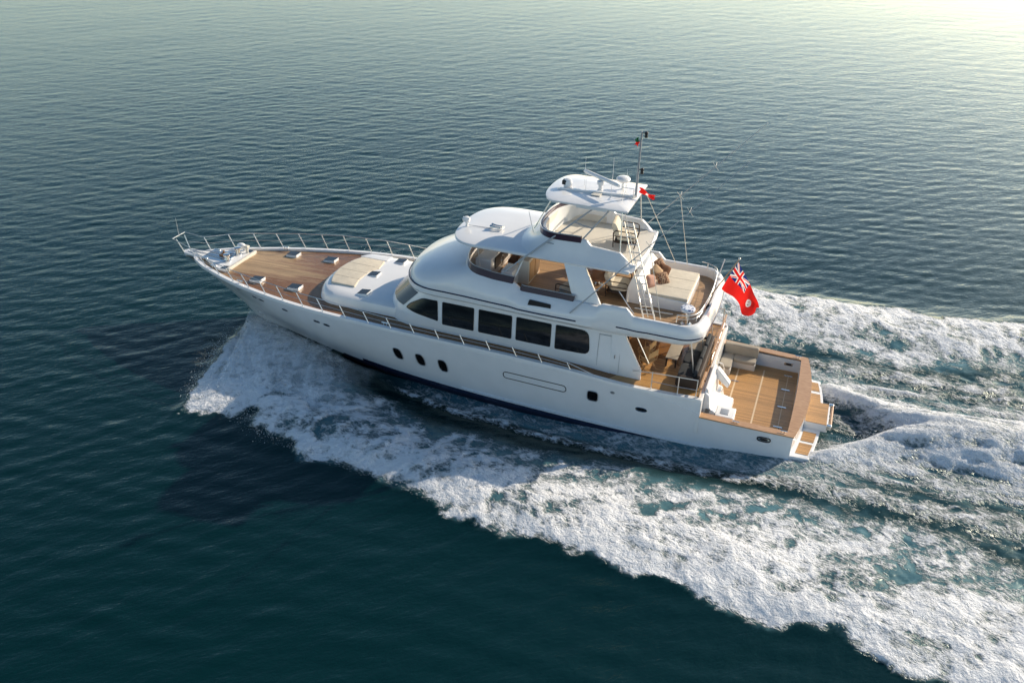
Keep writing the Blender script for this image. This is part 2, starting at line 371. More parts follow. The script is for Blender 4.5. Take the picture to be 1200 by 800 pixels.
def water_material():
    m = mat('sea_water', (.003, .03, .035), .07); g = NG(m)
    fo = g.n('Attribute'); fo.attribute_name = 'foam'; ae = g.n('Attribute'); ae.attribute_name = 'aeration'
    v = g.coord(); vr = g.aligned((.55, 1.35, 1), RAD(44))
    big = g.noise(g.coord((.02, .02, .02)), 1, 3)
    deep = g.mix(big, (.0003, .0130, .0142), (.0004, .0182, .0192))
    # bubbles below the surface make it turquoise, foam on top makes it white
    mist = g.noise(v, .9, 4, .6)
    milky = g.math('MULTIPLY', ae.outputs['Fac'], g.math('ADD', .45, g.math('MULTIPLY', mist, .9)), True)
    body = g.mix(milky, deep, (.095, .215, .255))
    n1 = g.noise(v, 3.2, 6, .68, .4); n2 = g.noise(v, 11, 5, .65)
    vo = g.n('TexVoronoi', feature='DISTANCE_TO_EDGE'); vo.inputs['Scale'].default_value = 2.6
    dv = g.n('VectorMath', operation='ADD'); nz = g.n('TexNoise'); nz.inputs['Scale'].default_value = 2.2; nz.inputs['Detail'].default_value = 3
    g.l(v, nz.inputs['Vector']); sc = g.n('VectorMath', operation='SCALE'); sc.inputs['Scale'].default_value = .55; g.l(nz.outputs['Color'], sc.inputs[0])
    g.l(v, dv.inputs[0]); g.l(sc.outputs[0], dv.inputs[1]); g.l(dv.outputs[0], vo.inputs['Vector'])
    cell = g.math('SUBTRACT', 1., g.math('MULTIPLY', vo.outputs['Distance'], 4.2), True)
    det = g.math('ADD', g.math('ADD', g.math('MULTIPLY', g.math('SUBTRACT', n1, .5), 1.15), g.math('MULTIPLY', g.math('SUBTRACT', n2, .5), .75)), g.math('MULTIPLY', g.math('SUBTRACT', cell, .35), .20))
    has = g.math('MULTIPLY', fo.outputs['Fac'], 7.0, True)
    def lace(vec, scale, width, dist):
        q = g.math('ABSOLUTE', g.math('SUBTRACT', g.noise(vec, scale, 3, .55, dist), .5)); return g.math('SUBTRACT', 1., g.math('DIVIDE', q, width), True)
    vs_ = g.aligned((.7, 1.3, 1), RAD(-18))
    fil = g.math('ADD', g.math('MULTIPLY', lace(vs_, 1.5, .07, 1.0), .55), g.math('MULTIPLY', lace(vs_, 4.2, .09, .8), .45))
    det = g.math('ADD', det, g.math('MULTIPLY', g.math('SUBTRACT', fil, .30), .80))
    f = g.math('ADD', fo.outputs['Fac'], g.math('MULTIPLY', det, g.math('MULTIPLY', has, .62)))
    mask = g.ramp(f, [(.20, (0, 0, 0)), (.36, (.24,) * 3), (.54, (.74,) * 3), (.78, (1, 1, 1))])
    colr = g.mix(mask, body, (.79, .81, .83)); g.l(colr, g.b.inputs['Base Color'])
    g.l(g.math('ADD', .09, g.math('MULTIPLY', mask, .6)), g.b.inputs['Roughness'])
    g.l(g.math('SUBTRACT', .5, g.math('MULTIPLY', mask, .40)), g.b.inputs['Specular IOR Level'])
    g.b.inputs['IOR'].default_value = 1.333; g.b.inputs['Specular Tint'].default_value = (.72, 1.0, .93, 1)
    rip = g.noise(vr, 3.8, 4, .58, .25); rip2 = g.noise(vr, 9, 3, .55); rip3 = g.noise(g.aligned((.6, 1.3, 1), RAD(30)), 1.9, 3, .5)
    b1 = g.bump(rip3, .042, .5); b2 = g.bump(rip, .036, .5, b1); b3 = g.bump(rip2, .015, .5, b2)
    b4 = g.bump(g.math('MULTIPLY', g.math('ADD', g.math('ADD', n1, g.math('MULTIPLY', n2, .28)), g.math('MULTIPLY', cell, .08)), mask), .19, .9, b3)
    g.l(b4, g.b.inputs['Normal'])
    g.b.inputs['Specular IOR Level'].default_value = 0
    for lk in list(g.b.inputs['Specular IOR Level'].links): g.t.links.remove(lk)
    gl = g.n('BsdfGlossy'); gl.inputs['Color'].default_value = (.90, .985, .915, 1); g.l(g.math('ADD', .13, g.math('MULTIPLY', g.math('MAXIMUM', has, milky), .22)), gl.inputs['Roughness']); g.l(b4, gl.inputs['Normal'])
    fr = g.n('Fresnel'); fr.inputs['IOR'].default_value = 1.46; g.l(b4, fr.inputs['Normal'])
    mx = g.n('MixShader'); g.l(g.math('MULTIPLY', fr.outputs[0], g.math('MULTIPLY', g.math('SUBTRACT', 1., g.math('MULTIPLY', mask, .9)), g.math('SUBTRACT', 1., g.math('MULTIPLY', has, .6)))), mx.inputs[0])
    g.l(g.b.outputs[0], mx.inputs[1]); g.l(gl.outputs[0], mx.inputs[2]); g.l(mx.outputs[0], g.t.nodes['Material Output'].inputs['Surface'])
    return m
SEA = water_material()
def sheet(name, keep, kind, label=None, cat=None):
    idx = np.arange(nx * ny).reshape(ny, nx)
    q = np.stack([idx[:-1, :-1], idx[:-1, 1:], idx[1:, 1:], idx[1:, :-1]], -1)[keep]
    used, inv = np.unique(q.ravel(), return_inverse=True)
    me = bpy.data.meshes.new(name); co = np.stack([X.ravel()[used], Y.ravel()[used], Z.ravel()[used]], 1).astype(np.float32)
    nf = len(q); me.vertices.add(len(used)); me.vertices.foreach_set('co', co.ravel())
    me.loops.add(nf * 4); me.loops.foreach_set('vertex_index', inv.astype(np.int32))
    me.polygons.add(nf); me.polygons.foreach_set('loop_start', np.arange(0, nf * 4, 4, dtype=np.int32)); me.polygons.foreach_set('loop_total', np.full(nf, 4, np.int32))
    me.polygons.foreach_set('use_smooth', np.ones(nf, bool))
    for nm, A in (('foam', FO), ('aeration', AE)):
        at = me.attributes.new(nm, 'FLOAT', 'POINT'); at.data.foreach_set('value', A.ravel()[used].astype(np.float32))
    me.update(); me.validate(); me.materials.append(SEA)
    nn = np.zeros((ny, nx, 3)); 
    gy_, gx_ = np.gradient(Z, ys, xs); nn[..., 0] = -gx_; nn[..., 1] = -gy_; nn[..., 2] = 1; nn /= np.linalg.norm(nn, axis=2, keepdims=True)
    me.normals_split_custom_set_from_vertices(nn.reshape(-1, 3)[used].astype(np.float32))
    o = bpy.data.objects.new(name, me); COL.objects.link(o); o['kind'] = kind
    if label: o['label'] = label
    if cat: o['category'] = cat
    return o
AEc = (AE[:-1, :-1] + AE[1:, 1:] + AE[:-1, 1:] + AE[1:, :-1]) / 4; FOc = (FO[:-1, :-1] + FO[1:, 1:]) / 2
isw = (AEc > .40) | (FOc > .30)
sheet('sea', ~isw, 'structure')
sheet('wake_foam', isw, 'stuff', 'white and turquoise foam churned up beside and behind the yacht', 'foam')

# ------------------------------------------------------------------ the yacht
def pch(x, xs, ys):                                   # smooth interpolation (cubic Hermite, monotone enough)
    xs = np.asarray(xs, float); ys = np.asarray(ys, float); m = np.gradient(ys, xs)
    i = int(np.clip(np.searchsorted(xs, x) - 1, 0, len(xs) - 2)); h = xs[i + 1] - xs[i]; t = min(max((x - xs[i]) / h, 0), 1)
    return ys[i] * (2*t**3 - 3*t*t + 1) + h * m[i] * (t**3 - 2*t*t + t) + ys[i+1] * (-2*t**3 + 3*t*t) + h * m[i+1] * (t**3 - t*t)
TD = ([0, .12, .3, 1, 2, 3, 5, 7, 9, 11, 13, 17, 21, 24, 27], [0, .30, .50, .95, 1.42, 1.83, 2.45, 2.89, 3.13, 3.22, 3.24, 3.22, 3.15, 3.02, 2.9])
TW = ([0, .5, 2, 4, 6, 8, 12, 16, 24, 27], [0, .18, .62, 1.22, 1.75, 2.15, 2.62, 2.82, 2.82, 2.8])
SST = ([-1, .2, 1, 1.8, 2.3, 2.75], [22.4, 24.05, 25.0, 26.0, 26.6, 27.0])
def sheer(s):
    if s < 3.28: return 1.9 + .015 * s
    return pch(s, [3.28, 6, 8, 10, 14, 18, 20, 22, 24, 26, 27], [2.68, 2.68, 2.82, 2.9, 2.95, 2.96, 2.92, 2.86, 2.80, 2.75, 2.72])
def hull_y(s, z):
    t = interp(z, *SST) - s
    if t <= 0: return 0.
    zs = max(2.6, sheer(max(s, 3.3)))
    v = min(max((z - .2) / (zs - .2), 0), 1)
    a = interp(t, *TD) if t < 1 else pch(t, *TD); b = interp(t, *TW) if t < .5 else pch(t, *TW)
    y = b + (a - b) * v ** 1.2
    if z < .2: y = b * (1 + (z - .2) * .32)
    return max(y, 0)
yacht = thing('motor_yacht', 'large white motor yacht with teak decks speeding to the left across the sea', 'yacht', (0, 0, 1.))
# hull skin
sig = sorted(set(list(np.linspace(0, .1, 8)) + [3.26/27, 3.29/27] + list(np.linspace(.11, .86, 46)) + list(np.linspace(.87, 1, 22))))
vv = np.linspace(0, 1, 20)
mb = MB(); gridp = []
for v in vv:
    S = interp(-.95 + v * 3.70, *SST); row = []
    for q in sig:
        s = q * S; z = -.95 + v * (sheer(s) + .95); row.append((s, hull_y(s, z), z))
    gridp.append(row)
for sg in (-1, 1):
    base = len(mb.v); n = len(sig)
    mb.v += [(p[0], sg * p[1], p[2]) for r in gridp for p in r]
    for j in range(len(vv) - 1):
        for i in range(n - 1):
            mb.f.append([base + j*n + i, base + j*n + i + 1, base + (j+1)*n + i + 1, base + (j+1)*n + i])
            zc = (gridp[j][i][2] + gridp[j+1][i][2]) / 2; mb.mi.append(0)
tb = len(mb.v); ny_ = 17                                                    # transom, bowed aft
for z in np.linspace(-.95, 1.9, 10):
    for k in range(ny_):
        y = (k / (ny_ - 1) * 2 - 1); mb.v.append((-.32 * (1 - y * y), y * hull_y(0, z), z))
for j in range(9):
    for k in range(ny_ - 1): a = tb + j*ny_ + k; mb.f.append([a, a+1, a+ny_+1, a+ny_]); mb.mi.append(0)
hull = mb.build('hull', HULLM, yacht, smooth=30)
def hull_strip(z0, z1, s0, s1, off, n=60, sides=(-1, 1), slope=0.):
    m = MB()
    for sg in sides:
        rings = []
        for s in np.linspace(s0, s1, n):
            a, b = z0 + slope * (s - s0), z1 + slope * (s - s0)
            zz = np.linspace(a, b, max(2, int((b - a) / .08))); rings.append([(s, sg * (hull_y(s, a) - .03), a)] + [(s, sg * (hull_y(s, q) + off), q) for q in zz] + [(s, sg * (hull_y(s, b) - .03), b)])
        m.loft(rings, True, True, True)
    return m
for sd in ((-1,), (1,)): hull_strip(-.6, .405, .05, 18.5, .006, sides=sd).build('antifouling_band', ANTIFOUL, hull)
for sd in ((-1,), (1,)): hull_strip(.40, .57, .05, 17.4, .008, sides=sd).build('boot_stripe', NAVY, hull)
for sd in ((-1,), (1,)): hull_strip(.62, .70, 2.5, 12.6, .05, sides=sd).build('spray_rail', HULLM, hull)
for sg in (-1, 1):                                                           # knuckle line of the aft bulwark
    mb = MB(); mb.tube([(s, sg * (hull_y(s, z) + .004), z) for s, z in ((3.3, 2.10), (4.2, 2.34), (5.2, 2.56), (6.2, 2.66), (8, 2.70), (12, 2.76), (18, 2.78), (23, 2.68))], .02, 6)
    mb.build('knuckle_moulding', HULLM, hull)
def hull_oval(s, z, w, h, p, off, m, name, lean=0., ring=None, rm=None):
    def pt(a, sc, of):
        c, q = math.cos(a), math.sin(a); ds = w / 2 * sc * math.copysign(abs(c) ** (2 / p), c); dz = h / 2 * sc * math.copysign(abs(q) ** (2 / p), q)
        return (s + ds + lean * dz, -(hull_y(s + ds + lean * dz, z + dz) + of), z + dz)
    A = np.linspace(0, 2 * math.pi, 28, False); b = MB()
    b.loft([[pt(a, 1, -.02) for a in A], [pt(a, 1, off) for a in A], [pt(a, .5, off) for a in A], [pt(a, .04, off) for a in A]], True, False, True)
    o = b.build(name, m, hull)
    if ring:
        b = MB(); b.tube([pt(a, 1.03, off + .004) for a in A], ring, 6, closed=True); b.build('porthole_frame', rm or CHROME, o) if False else b.build('window_trim', rm or CHROME, hull)
    return o
for s, z in ((15.3, 1.70), (14.29, 1.68), (13.3, 1.66)): hull_oval(s, z, .36, .58, 3.2, .012, GLASS, 'porthole', .12, .016, ALU)
hull_oval(7.19, 1.90, .40, .44, 4, .012, GLASS, 'porthole', .0, .016, ALU)
for s, z in ((19.05, 2.27), (18.55, 2.24), (20.75, 2.30), (22.5, 2.36), (22.1, 2.33), (23.5, 2.42)): hull_oval(s, z, .30, .13, 2.6, .012, GLASS, 'porthole', 0, .012, ALU)
hull_oval(5.35, 1.76, .42, .17, 2.4, .012, GLASS, 'porthole', 0, .014, CHROME)
hull_oval(6.45, 2.26, .17, .12, 2, .012, ALU, 'exhaust_vent'); hull_oval(.95, 1.58, .44, .17, 3, .014, CHROME, 'hawse_plate', 0, .02, BLACK); hull_oval(.95, 1.58, .26, .085, 3, .026, BLACK, 'hawse_hole')
mb = MB()                                                                    # long rounded slot outline amidships
path = []
for a in np.linspace(-math.pi/2, math.pi/2, 9): path.append((8.35 - .13 * math.cos(a), 1.93 + .15 * math.sin(a)))
path = [(8.35, 1.78)] + path + [(8.35, 2.08)]
for q in np.linspace(8.6, 10.4, 12): path.append((q, 2.08 + .02 * (q - 8.35)))
for a in np.linspace(math.pi/2, -math.pi/2, 9): path.append((10.6 + .13 * math.cos(a), 1.97 + .15 * math.sin(a)))
for q in np.linspace(10.4, 8.6, 12): path.append((q, 1.78 + .02 * (q - 8.35)))
mb.tube([(s, -(hull_y(s, z) + .004), z) for s, z in path], .017, 6, closed=True); mb.build('engine_air_slot', BLACK, hull)
mb = MB()                                                                    # gunwale cap
for sg in (-1, 1):
    rings = []
    for s in list(np.linspace(3.3, 22, 60)) + list(np.linspace(22.3, 26.95, 30)):
        z = sheer(s); b = hull_y(s, z); i = max(b - .16, 0.0)
        rings.append([(s, sg * (b + .02), z - .10), (s, sg * (b + .028), z - .03), (s, sg * (b + .015), z + .035), (s, sg * i, z + .035), (s, sg * max(i - .01, 0), z - .12), (s, sg * max(b - .02, 0), z - .12)])
    mb.loft(rings, True, True, True)
mb.build('gunwale', WHITE, yacht)
# teak main deck and foredeck
mb = MB(); rings = []
for s in list(np.linspace(3.36, 22, 40)) + list(np.linspace(22.4, 26.6, 16)):
    z = sheer(s) - .07; b = max(hull_y(s, z + .07) - .15, .02); rings.append([(s, b * k, z + .07 * (1 - k * k)) for k in np.linspace(-1, 1, 11)])
mb.loft(rings, False); main_deck = mb.build('teak_deck', TEAKF, yacht)
mb = MB(); mb.plate([(3.38, 2.60), (6.9, 2.60), (6.9, 2.66), (3.38, 2.66)], -2.95, 2.95); mb.build('aft_deck', TEAKC, yacht)
# ---- cockpit
def transom_s(y, inner=0.): return (-.32 + .27 * inner) * (1 - (y / 2.9) ** 2) + (.20 * inner)
mb = MB(); Y_ = np.linspace(-2.68, 2.68, 25)
mb.prism([(transom_s(y) + .25, y) for y in Y_] + [(3.30, 2.72), (3.30, -2.72)], 1.22, 1.35); sole = mb.build('cockpit_sole', TEAKC, yacht)
mb = MB()
for s0, ya, yb in ((2.50, -.9, 2.05), (1.52, -2.4, 2.3)): mb.box(s0 - .03, s0 + .03, ya, yb, 1.35, 1.356)
mb.box(.56, .585, -2.2, 2.2, 1.35, 1.356); mb.build('hatch_seam', mat('pale_inlay', (.62, .47, .30), .5), sole)
for y in (2.2, 1.1, -.2, -1.6):
    b = MB(); b.box(.42, .74, y - .035, y + .035, 1.352, 1.375); b.build('floor_hinge', CHROME, sole, bevel=.008)
for y in (1.0, -.35):
    b = MB(); b.box(2.36, 2.66, y - .02, y + .02, 1.352, 1.372); b.build('floor_hinge', CHROME, sole, bevel=.006)
mb = MB()                                                                    # inner liner of the cockpit
liner = [(3.3, -2.66)] + [(transom_s(y, 1.) + .03, y) for y in np.linspace(-2.62, 2.62, 25)] + [(3.3, 2.66)]
rings = [[(s, y, z) for s, y in liner] for z in (1.30, 1.895)]; mb.loft(rings, False)
cockpit = mb.build('cockpit_liner', mat('grey_white_liner', (.62, .64, .66), .4), yacht)
mb = MB()                                                                    # varnished coaming round the cockpit
oy = np.linspace(-2.93, 2.93, 33); rings = []
path_o = [(3.27, -3.03), (2, -3.0), (.8, -2.965)] + [(transom_s(y) - .03, y) for y in oy] + [(.8, 2.965), (2, 3.0), (3.27, 3.03)]
path_i = [(3.27, -2.70), (2, -2.68), (.8, -2.65)] + [(transom_s(y, 1.) + .02, y * .90) for y in oy] + [(.8, 2.65), (2, 2.68), (3.27, 2.70)]
for (so_, yo), (si, yi) in zip(path_o, path_i):
    z = 1.9 + .015 * max(so_, 0); rings.append([(so_, yo, z + .005), (so_, yo, z + .05), (si, yi, z + .05), (si, yi, z + .005)])
mb.loft(rings, True, True, True); mb.build('cockpit_coaming', TEAKCAP, yacht, smooth=25)
mb = MB(); mb.box(3.26, 3.40, -2.98, 2.98, 1.25, 2.655); mb.build('cockpit_bulkhead', WHITE, yacht, bevel=.015)
for s0, y0, sg in ((.66, 2.64, 1),):
    b = MB(); b.box(s0 - .17, s0 + .17, 2.60, 2.625, 1.60, 1.74); o = b.build('hawse_plate', CHROME, cockpit, bevel=.01); b = MB(); b.box(s0 - .1, s0 + .1, 2.59, 2.602, 1.63, 1.71); b.build('hawse_hole', BLACK, cockpit)
for s0, y0 in ((.35, -2.78), (2.0, -2.85), (.35, 2.78), (2.0, 2.85)):      # cleats
    b = MB(); b.tube([(s0 - .13, y0, 2.03), (s0 + .13, y0, 2.03)], .018); b.tube([(s0 - .05, y0, 1.95), (s0 - .05, y0, 2.03)], .016); b.tube([(s0 + .05, y0, 1.95), (s0 + .05, y0, 2.03)], .016); b.build('mooring_cleat', CHROME, yacht)
# moulded stair / bait station against the bulkhead, port side
b = MB(); prof = [(3.27, 1.35), (2.30, 1.35), (2.36, 1.55), (2.72, 1.62), (2.80, 1.95), (3.0, 2.02), (3.08, 2.55), (3.27, 2.72)]
b.plate(prof, -2.45, -.55); stair = b.build('moulded_stair', WHITE, yacht, bevel=.06)
b = MB(); b.plate([(3.27, 2.70), (3.05, 2.74), (2.55, 2.2), (2.62, 2.0), (3.0, 2.30), (3.27, 2.35)], -.75, -.45); b.plate([(3.28, 1.6), (2.95, 1.6), (2.98, 2.0), (3.16, 2.78), (3.28, 2.80)], -2.35, -.45); b.build('stair_wing', WHITE, stair, bevel=.05)
b = MB(); b.box(2.98, 3.14, -2.66, -2.38, 2.00, 2.03); b.build('speaker_grille', BLACK, stair)
b = MB(); b.box(2.10, 2.78, -2.60, -1.85, 1.35, 1.93); sink = b.build('bait_station', WHITE, yacht, bevel=.05)
b = MB(); b.box(2.32, 2.62, -2.42, -2.05, 1.925, 1.945); b.build('sink_bowl', ALU, sink, bevel=.01)
b = MB(); b.tube([(2.92, .1, 1.37), (2.92, .1, 2.35), (3.0, .05, 2.55), (3.2, .0, 2.62)], .022); b.tube([(2.92, .0, 1.37), (2.92, .0, 1.5)], .022); b.build('grab_rail', RAILM, yacht)
# swim platform and the raised step
b = MB(); plat = [(.0, -2.82)] + [(-.68 - .26 * (1 - (y / 2.7) ** 2), y) for y in np.linspace(-2.78, 2.78, 21)] + [(.0, 2.82)]
plat += [(-.30 * (1 - (y / 2.82) ** 2) + .05, y) for y in np.linspace(2.7, -2.7, 13)]
b.prism(plat, .90, 1.08); swim = b.build('swim_platform', WHITE, yacht, bevel=.025)
for y0, y1 in ((-2.55, -1.85), (-1.70, -1.05), (1.05, 1.75), (1.95, 2.6)):
    f = lambda y: -.58 - .26 * (1 - (y / 2.7) ** 2); q = lambda y: -.13 - .24 * (1 - (y / 2.82) ** 2)
    b = MB(); b.prism([(q(y0), y0), (f(y0), y0), (f(y1), y1), (q(y1), y1)], 1.075, 1.092); b.build('teak_inlay', TEAKC, swim)
b = MB(); b.box(-1.14, -.30, -.78, .78, 1.03, 1.33); step = b.build('boarding_step', WHITE, yacht, bevel=.03)
b = MB(); b.box(-1.08, -.32, -.74, .74, 1.32, 1.345); b.build('teak_inlay', TEAKC, step)
b = MB(); b.tube([(-1.22, -.80, 1.30), (-1.22, .80, 1.30)], .055, 10); b.build('fender_bar', TEAKCAP, step)
for y in (-.74, .74):
    b = MB(); b.box(-1.27, -1.08, y - .07, y + .07, 1.16, 1.37); b.build('step_bracket', CHROME, step, bevel=.03)
# ---- outline rings for the superstructure
def outline(w, front, ln, p, aft, n_side=26, n_front=34, aft_r=0.0, aft_bow=0.0, sf=None):
    """closed ring of (s, y): port aft corner, forward along port, round the front, back along starboard"""
    pts = []; f0 = front - ln
    if aft_r:
        for a in np.linspace(0, math.pi / 2, 9): pts.append((aft + aft_r * (1 - math.sin(a)), -w + aft_r * (1 - math.cos(a))))
        pts = pts[::-1]
    else: pts.append((aft, -w))
    s0 = pts[-1][0]
    for s in np.linspace(s0, f0, n_side)[1:-1]: pts.append((s, -w))
    for a in np.linspace(0, math.pi, n_front):
        c, q = math.cos(a), math.sin(a)
        pts.append((f0 + ln * abs(q) ** (2 / p), -w * math.copysign(abs(c) ** (2 / p), c)))
    for s in np.linspace(f0, s0, n_side)[1:-1]: pts.append((s, w))
    st = [(s, -y) for s, y in pts[:9]][::-1] if aft_r else [(aft, w)]
    pts += st
    if aft_bow: pts = [(s - aft_bow * max(0, 1 - (y / w) ** 2) * (s < aft + aft_r + .01), y) for s, y in pts]
    ya, yb = pts[-1][1], pts[0][1]; sa = aft - aft_bow if False else aft
    for y in np.linspace(ya, yb, 11)[1:-1]: pts.append((aft - aft_bow * (1 - (y / w) ** 2), y))
    return pts
HR = [  # z, half width, front, front length
    (2.55, 2.53, 16.70, 2.0), (3.35, 2.50, 16.45, 2.0), (3.58, 2.49, 16.36, 2.0), (4.28, 2.45, 15.62, 1.9), (4.40, 2.46, 15.50, 1.9), (4.48, 2.60, 15.56, 1.9), (4.56, 2.69, 15.60, 1.9)]
def hr(z): a = np.array(HR); return [float(np.interp(z, a[:, 0], a[:, k])) for k in (1, 2, 3)]
def wall_y(s, z):
    w, fr, ln = hr(z); t = (s - (fr - ln)) / ln
    return w if t <= 0 else w * max(0, 1 - min(t, 1) ** 2.4) ** (1 / 2.4)
b = MB(); b.loft([[(s, y, z) for s, y in outline(w, fr, ln, 2.4, 6.75)] for z, w, fr, ln in HR], True, False, True)
house = b.build('deckhouse', WHITE, yacht, smooth=32)
wing = [(6.80, 2.58), (5.60, 2.58), (5.62, 3.05), (6.27, 4.27), (6.27, 4.5), (6.80, 4.5)]
for sg in (-1, 1):
    b = MB(); b.plate(wing, sg * 2.40, sg * 2.508); b.build('side_wing', WHITE, house, bevel=.012)
def round_poly(pts, rad, n=5):
    out = []; m = len(pts); rad = rad if isinstance(rad, (list, tuple)) else [rad] * m
    for i in range(m):
        p = np.array(pts[i], float); a = np.array(pts[i-1], float) - p; c = np.array(pts[(i+1) % m], float) - p; la, lc = np.linalg.norm(a), np.linalg.norm(c)
        r = min(rad[i], la * .45, lc * .45); A = p + a / la * r; Cc = p + c / lc * r
        for t in np.linspace(0, 1, n): out.append(tuple((1-t)**2 * A + 2*t*(1-t) * p + t*t * Cc))
    return out
def dense(poly, d=.12):
    out = []
    for i in range(len(poly)):
        a, c = np.array(poly[i]), np.array(poly[(i+1) % len(poly)]); k = max(1, int(np.linalg.norm(c - a) / d)); out += [tuple(a + (c - a) * j / k) for j in range(k)]
    return out
def surf_window(name, poly, sg, yf, parent, m=GLASS, off=.014, trim=.014, tm=RUBBER):
    P = dense(poly); c = np.mean(P, axis=0); f = lambda k, of: [(c[0] + (s - c[0]) * k, sg * (yf(c[0] + (s - c[0]) * k, c[1] + (z - c[1]) * k) + of), c[1] + (z - c[1]) * k) for s, z in P]
    b = MB(); b.loft([f(1, -.02), f(1, off)] + [f(k, off) for k in (.85, .65, .45, .25, .03)], True, False, True)
    o = b.build(name, m, parent)
    if trim:
        b = MB(); b.tube(f(1.0, off), trim, 6, closed=True); b.build('window_seal', tm, o)
    return o
for sg in (-1, 1):
    surf_window('side_window', round_poly([(15.10, 3.62), (14.95, 3.80), (14.35, 4.17), (13.72, 4.19), (13.70, 3.36), (14.6, 3.50)], [.06, .1, .15, .04, .04, .3]), sg, wall_y, house)
    for a, c in ((12.20, 13.50), (10.66, 11.99), (9.11, 10.47)): surf_window('side_window', round_poly([(a, 4.19), (c, 4.19), (c, 3.26), (a, 3.26)], .05), sg, wall_y, house)
    surf_window('side_window', round_poly([(7.68, 4.21), (8.92, 4.20), (8.92, 3.24), (7.58, 3.28)], [.28, .05, .05, .28]), sg, wall_y, house)
    # grooves of the side door and a handle
    b = MB()
    for s0 in (7.28, 6.45): b.tube([(s0, sg * 2.512, 2.75), (s0, sg * 2.508, 3.4), (s0 - .02, sg * 2.478, 4.2)], .008, 5)
    b.tube([(7.28, sg * 2.478, 4.2), (6.43, sg * 2.478, 4.2)], .008, 5); b.build('side_door', ALU, house)
    b = MB(); b.tube([(6.62, sg * 2.53, 3.35), (6.62, sg * 2.55, 3.5)], .02); b.build('door_handle', CHROME, house)
# raked windscreen round the front: three panes
def front_pane(a0, a1):
    rings = []
    for z in np.linspace(3.64, 4.30, 5):
        w, fr, ln = hr(z); f0 = fr - ln; r = []
        for a in np.linspace(a0, a1, 14):
            c, q = math.cos(a), math.sin(a); r.append((f0 + (ln + .012) * abs(q) ** (2/2.4), -(w + .012) * math.copysign(abs(c) ** (2/2.4), c), z))
        rings.append(r)
    return MB().loft(rings, False)
for a0, a1 in ((.42, .85), (.88, 1.55), (1.59, 2.26), (2.29, 2.72)): front_pane(a0, a1).build('windscreen_pane', GREYGLASS, house)
# aft bulkhead with glazed doors
b = MB(); b.box(6.70, 6.745, -2.1, 2.1, 2.66, 4.40); o = b.build('saloon_door', GLASS, house)
for y in (-2.1, -1.4, -.7, 0, .7, 1.4, 2.1):
    b = MB(); b.box(6.66, 6.705, y - .05, y + .05, 2.67, 4.40); b.build('door_frame', OAK, o)
# ---- flybridge band: crown, coaming, aft deck slab
def ftop(s):
    return interp(s, [3.0, 6.08, 6.34, 7.22, 7.40, 10.34, 10.62, 11.5, 12.3, 13.4], [5.20, 5.22, 5.50, 5.47, 5.32, 5.32, 5.54, 5.56, 5.66, 5.76])
FR = [  # h, half width, front, ln, aft, corner
    (-.22, 2.45, 15.2, 1.7, 4.2, .5), (-.16, 2.62, 15.50, 1.8, 3.86, .62), (-.10, 2.72, 15.60, 1.85, 3.74, .70), (.0, 2.82, 15.60, 1.9, 3.66, .75), (.30, 2.82, 15.46, 1.9, 3.66, .75), (.42, 2.80, 15.36, 1.9, 3.66, .72),
    (.55, 2.75, 15.02, 1.8, 3.68, .70), (.70, 2.69, 14.50, 1.7, 3.71, .68), (.82, 2.63, 13.95, 1.5, 3.75, .66), (.93, 2.56, 13.40, 1.2, 3.79, .64), (1.0, 2.48, 13.05, 1.0, 3.83, .62)]
def fz(h, s):
    z0 = 4.70 if s < 5.8 else interp(s, [5.8, 8, 16], [4.68, 4.58, 4.56]); t = ftop(s)
    if s > 13.05: t = 5.76
    return z0 + (t - z0) * h if h > 0 else z0 + h
def fwid(w, s):
    k = 1 - float(smooth01(6.6, 9.0, s))
    return w + (2.80 - w) * .62 * k * (2.3 < w) - .10 * float(smooth01(9, 13, s)) * (w / 2.8)
rings = []
for h, w, fr, ln, af, cr in FR: rings.append([(s, y * fwid(w, s) / w, fz(h, s)) for s, y in outline(w, fr, ln, 2.4, af, n_side=110, aft_r=cr, aft_bow=.18)])
h, w, fr, ln, af, cr = FR[-1]
for d, dz in ((.02, .02), (.10, .02), (.13, -.02)): rings.append([(s, y * fwid(w, s) / w, fz(1, s) + dz) for s, y in outline(w - d, fr - d, ln - d, 2.4, af + d, n_side=110, aft_r=cr - d * .5, aft_bow=.18)])
rings.append([(s, y * fwid(w, s) / w, 4.86) for s, y in outline(w - .16, fr - .16, ln - .12, 2.4, af + .16, n_side=110, aft_r=cr - .1, aft_bow=.18)])
b = MB(); b.loft(rings, True, True, False); fly = b.build('flybridge', WHITE, yacht, smooth=30)
b = MB(); r = outline(w - .14, fr - .14, ln - .1, 2.4, af + .14, aft_r=cr - .1, aft_bow=.18); b.prism([(s, y * fwid(w, s) / w) for s, y in r], 4.80, 4.885); flydeck = b.build('flybridge_deck', TEAKU, yacht)
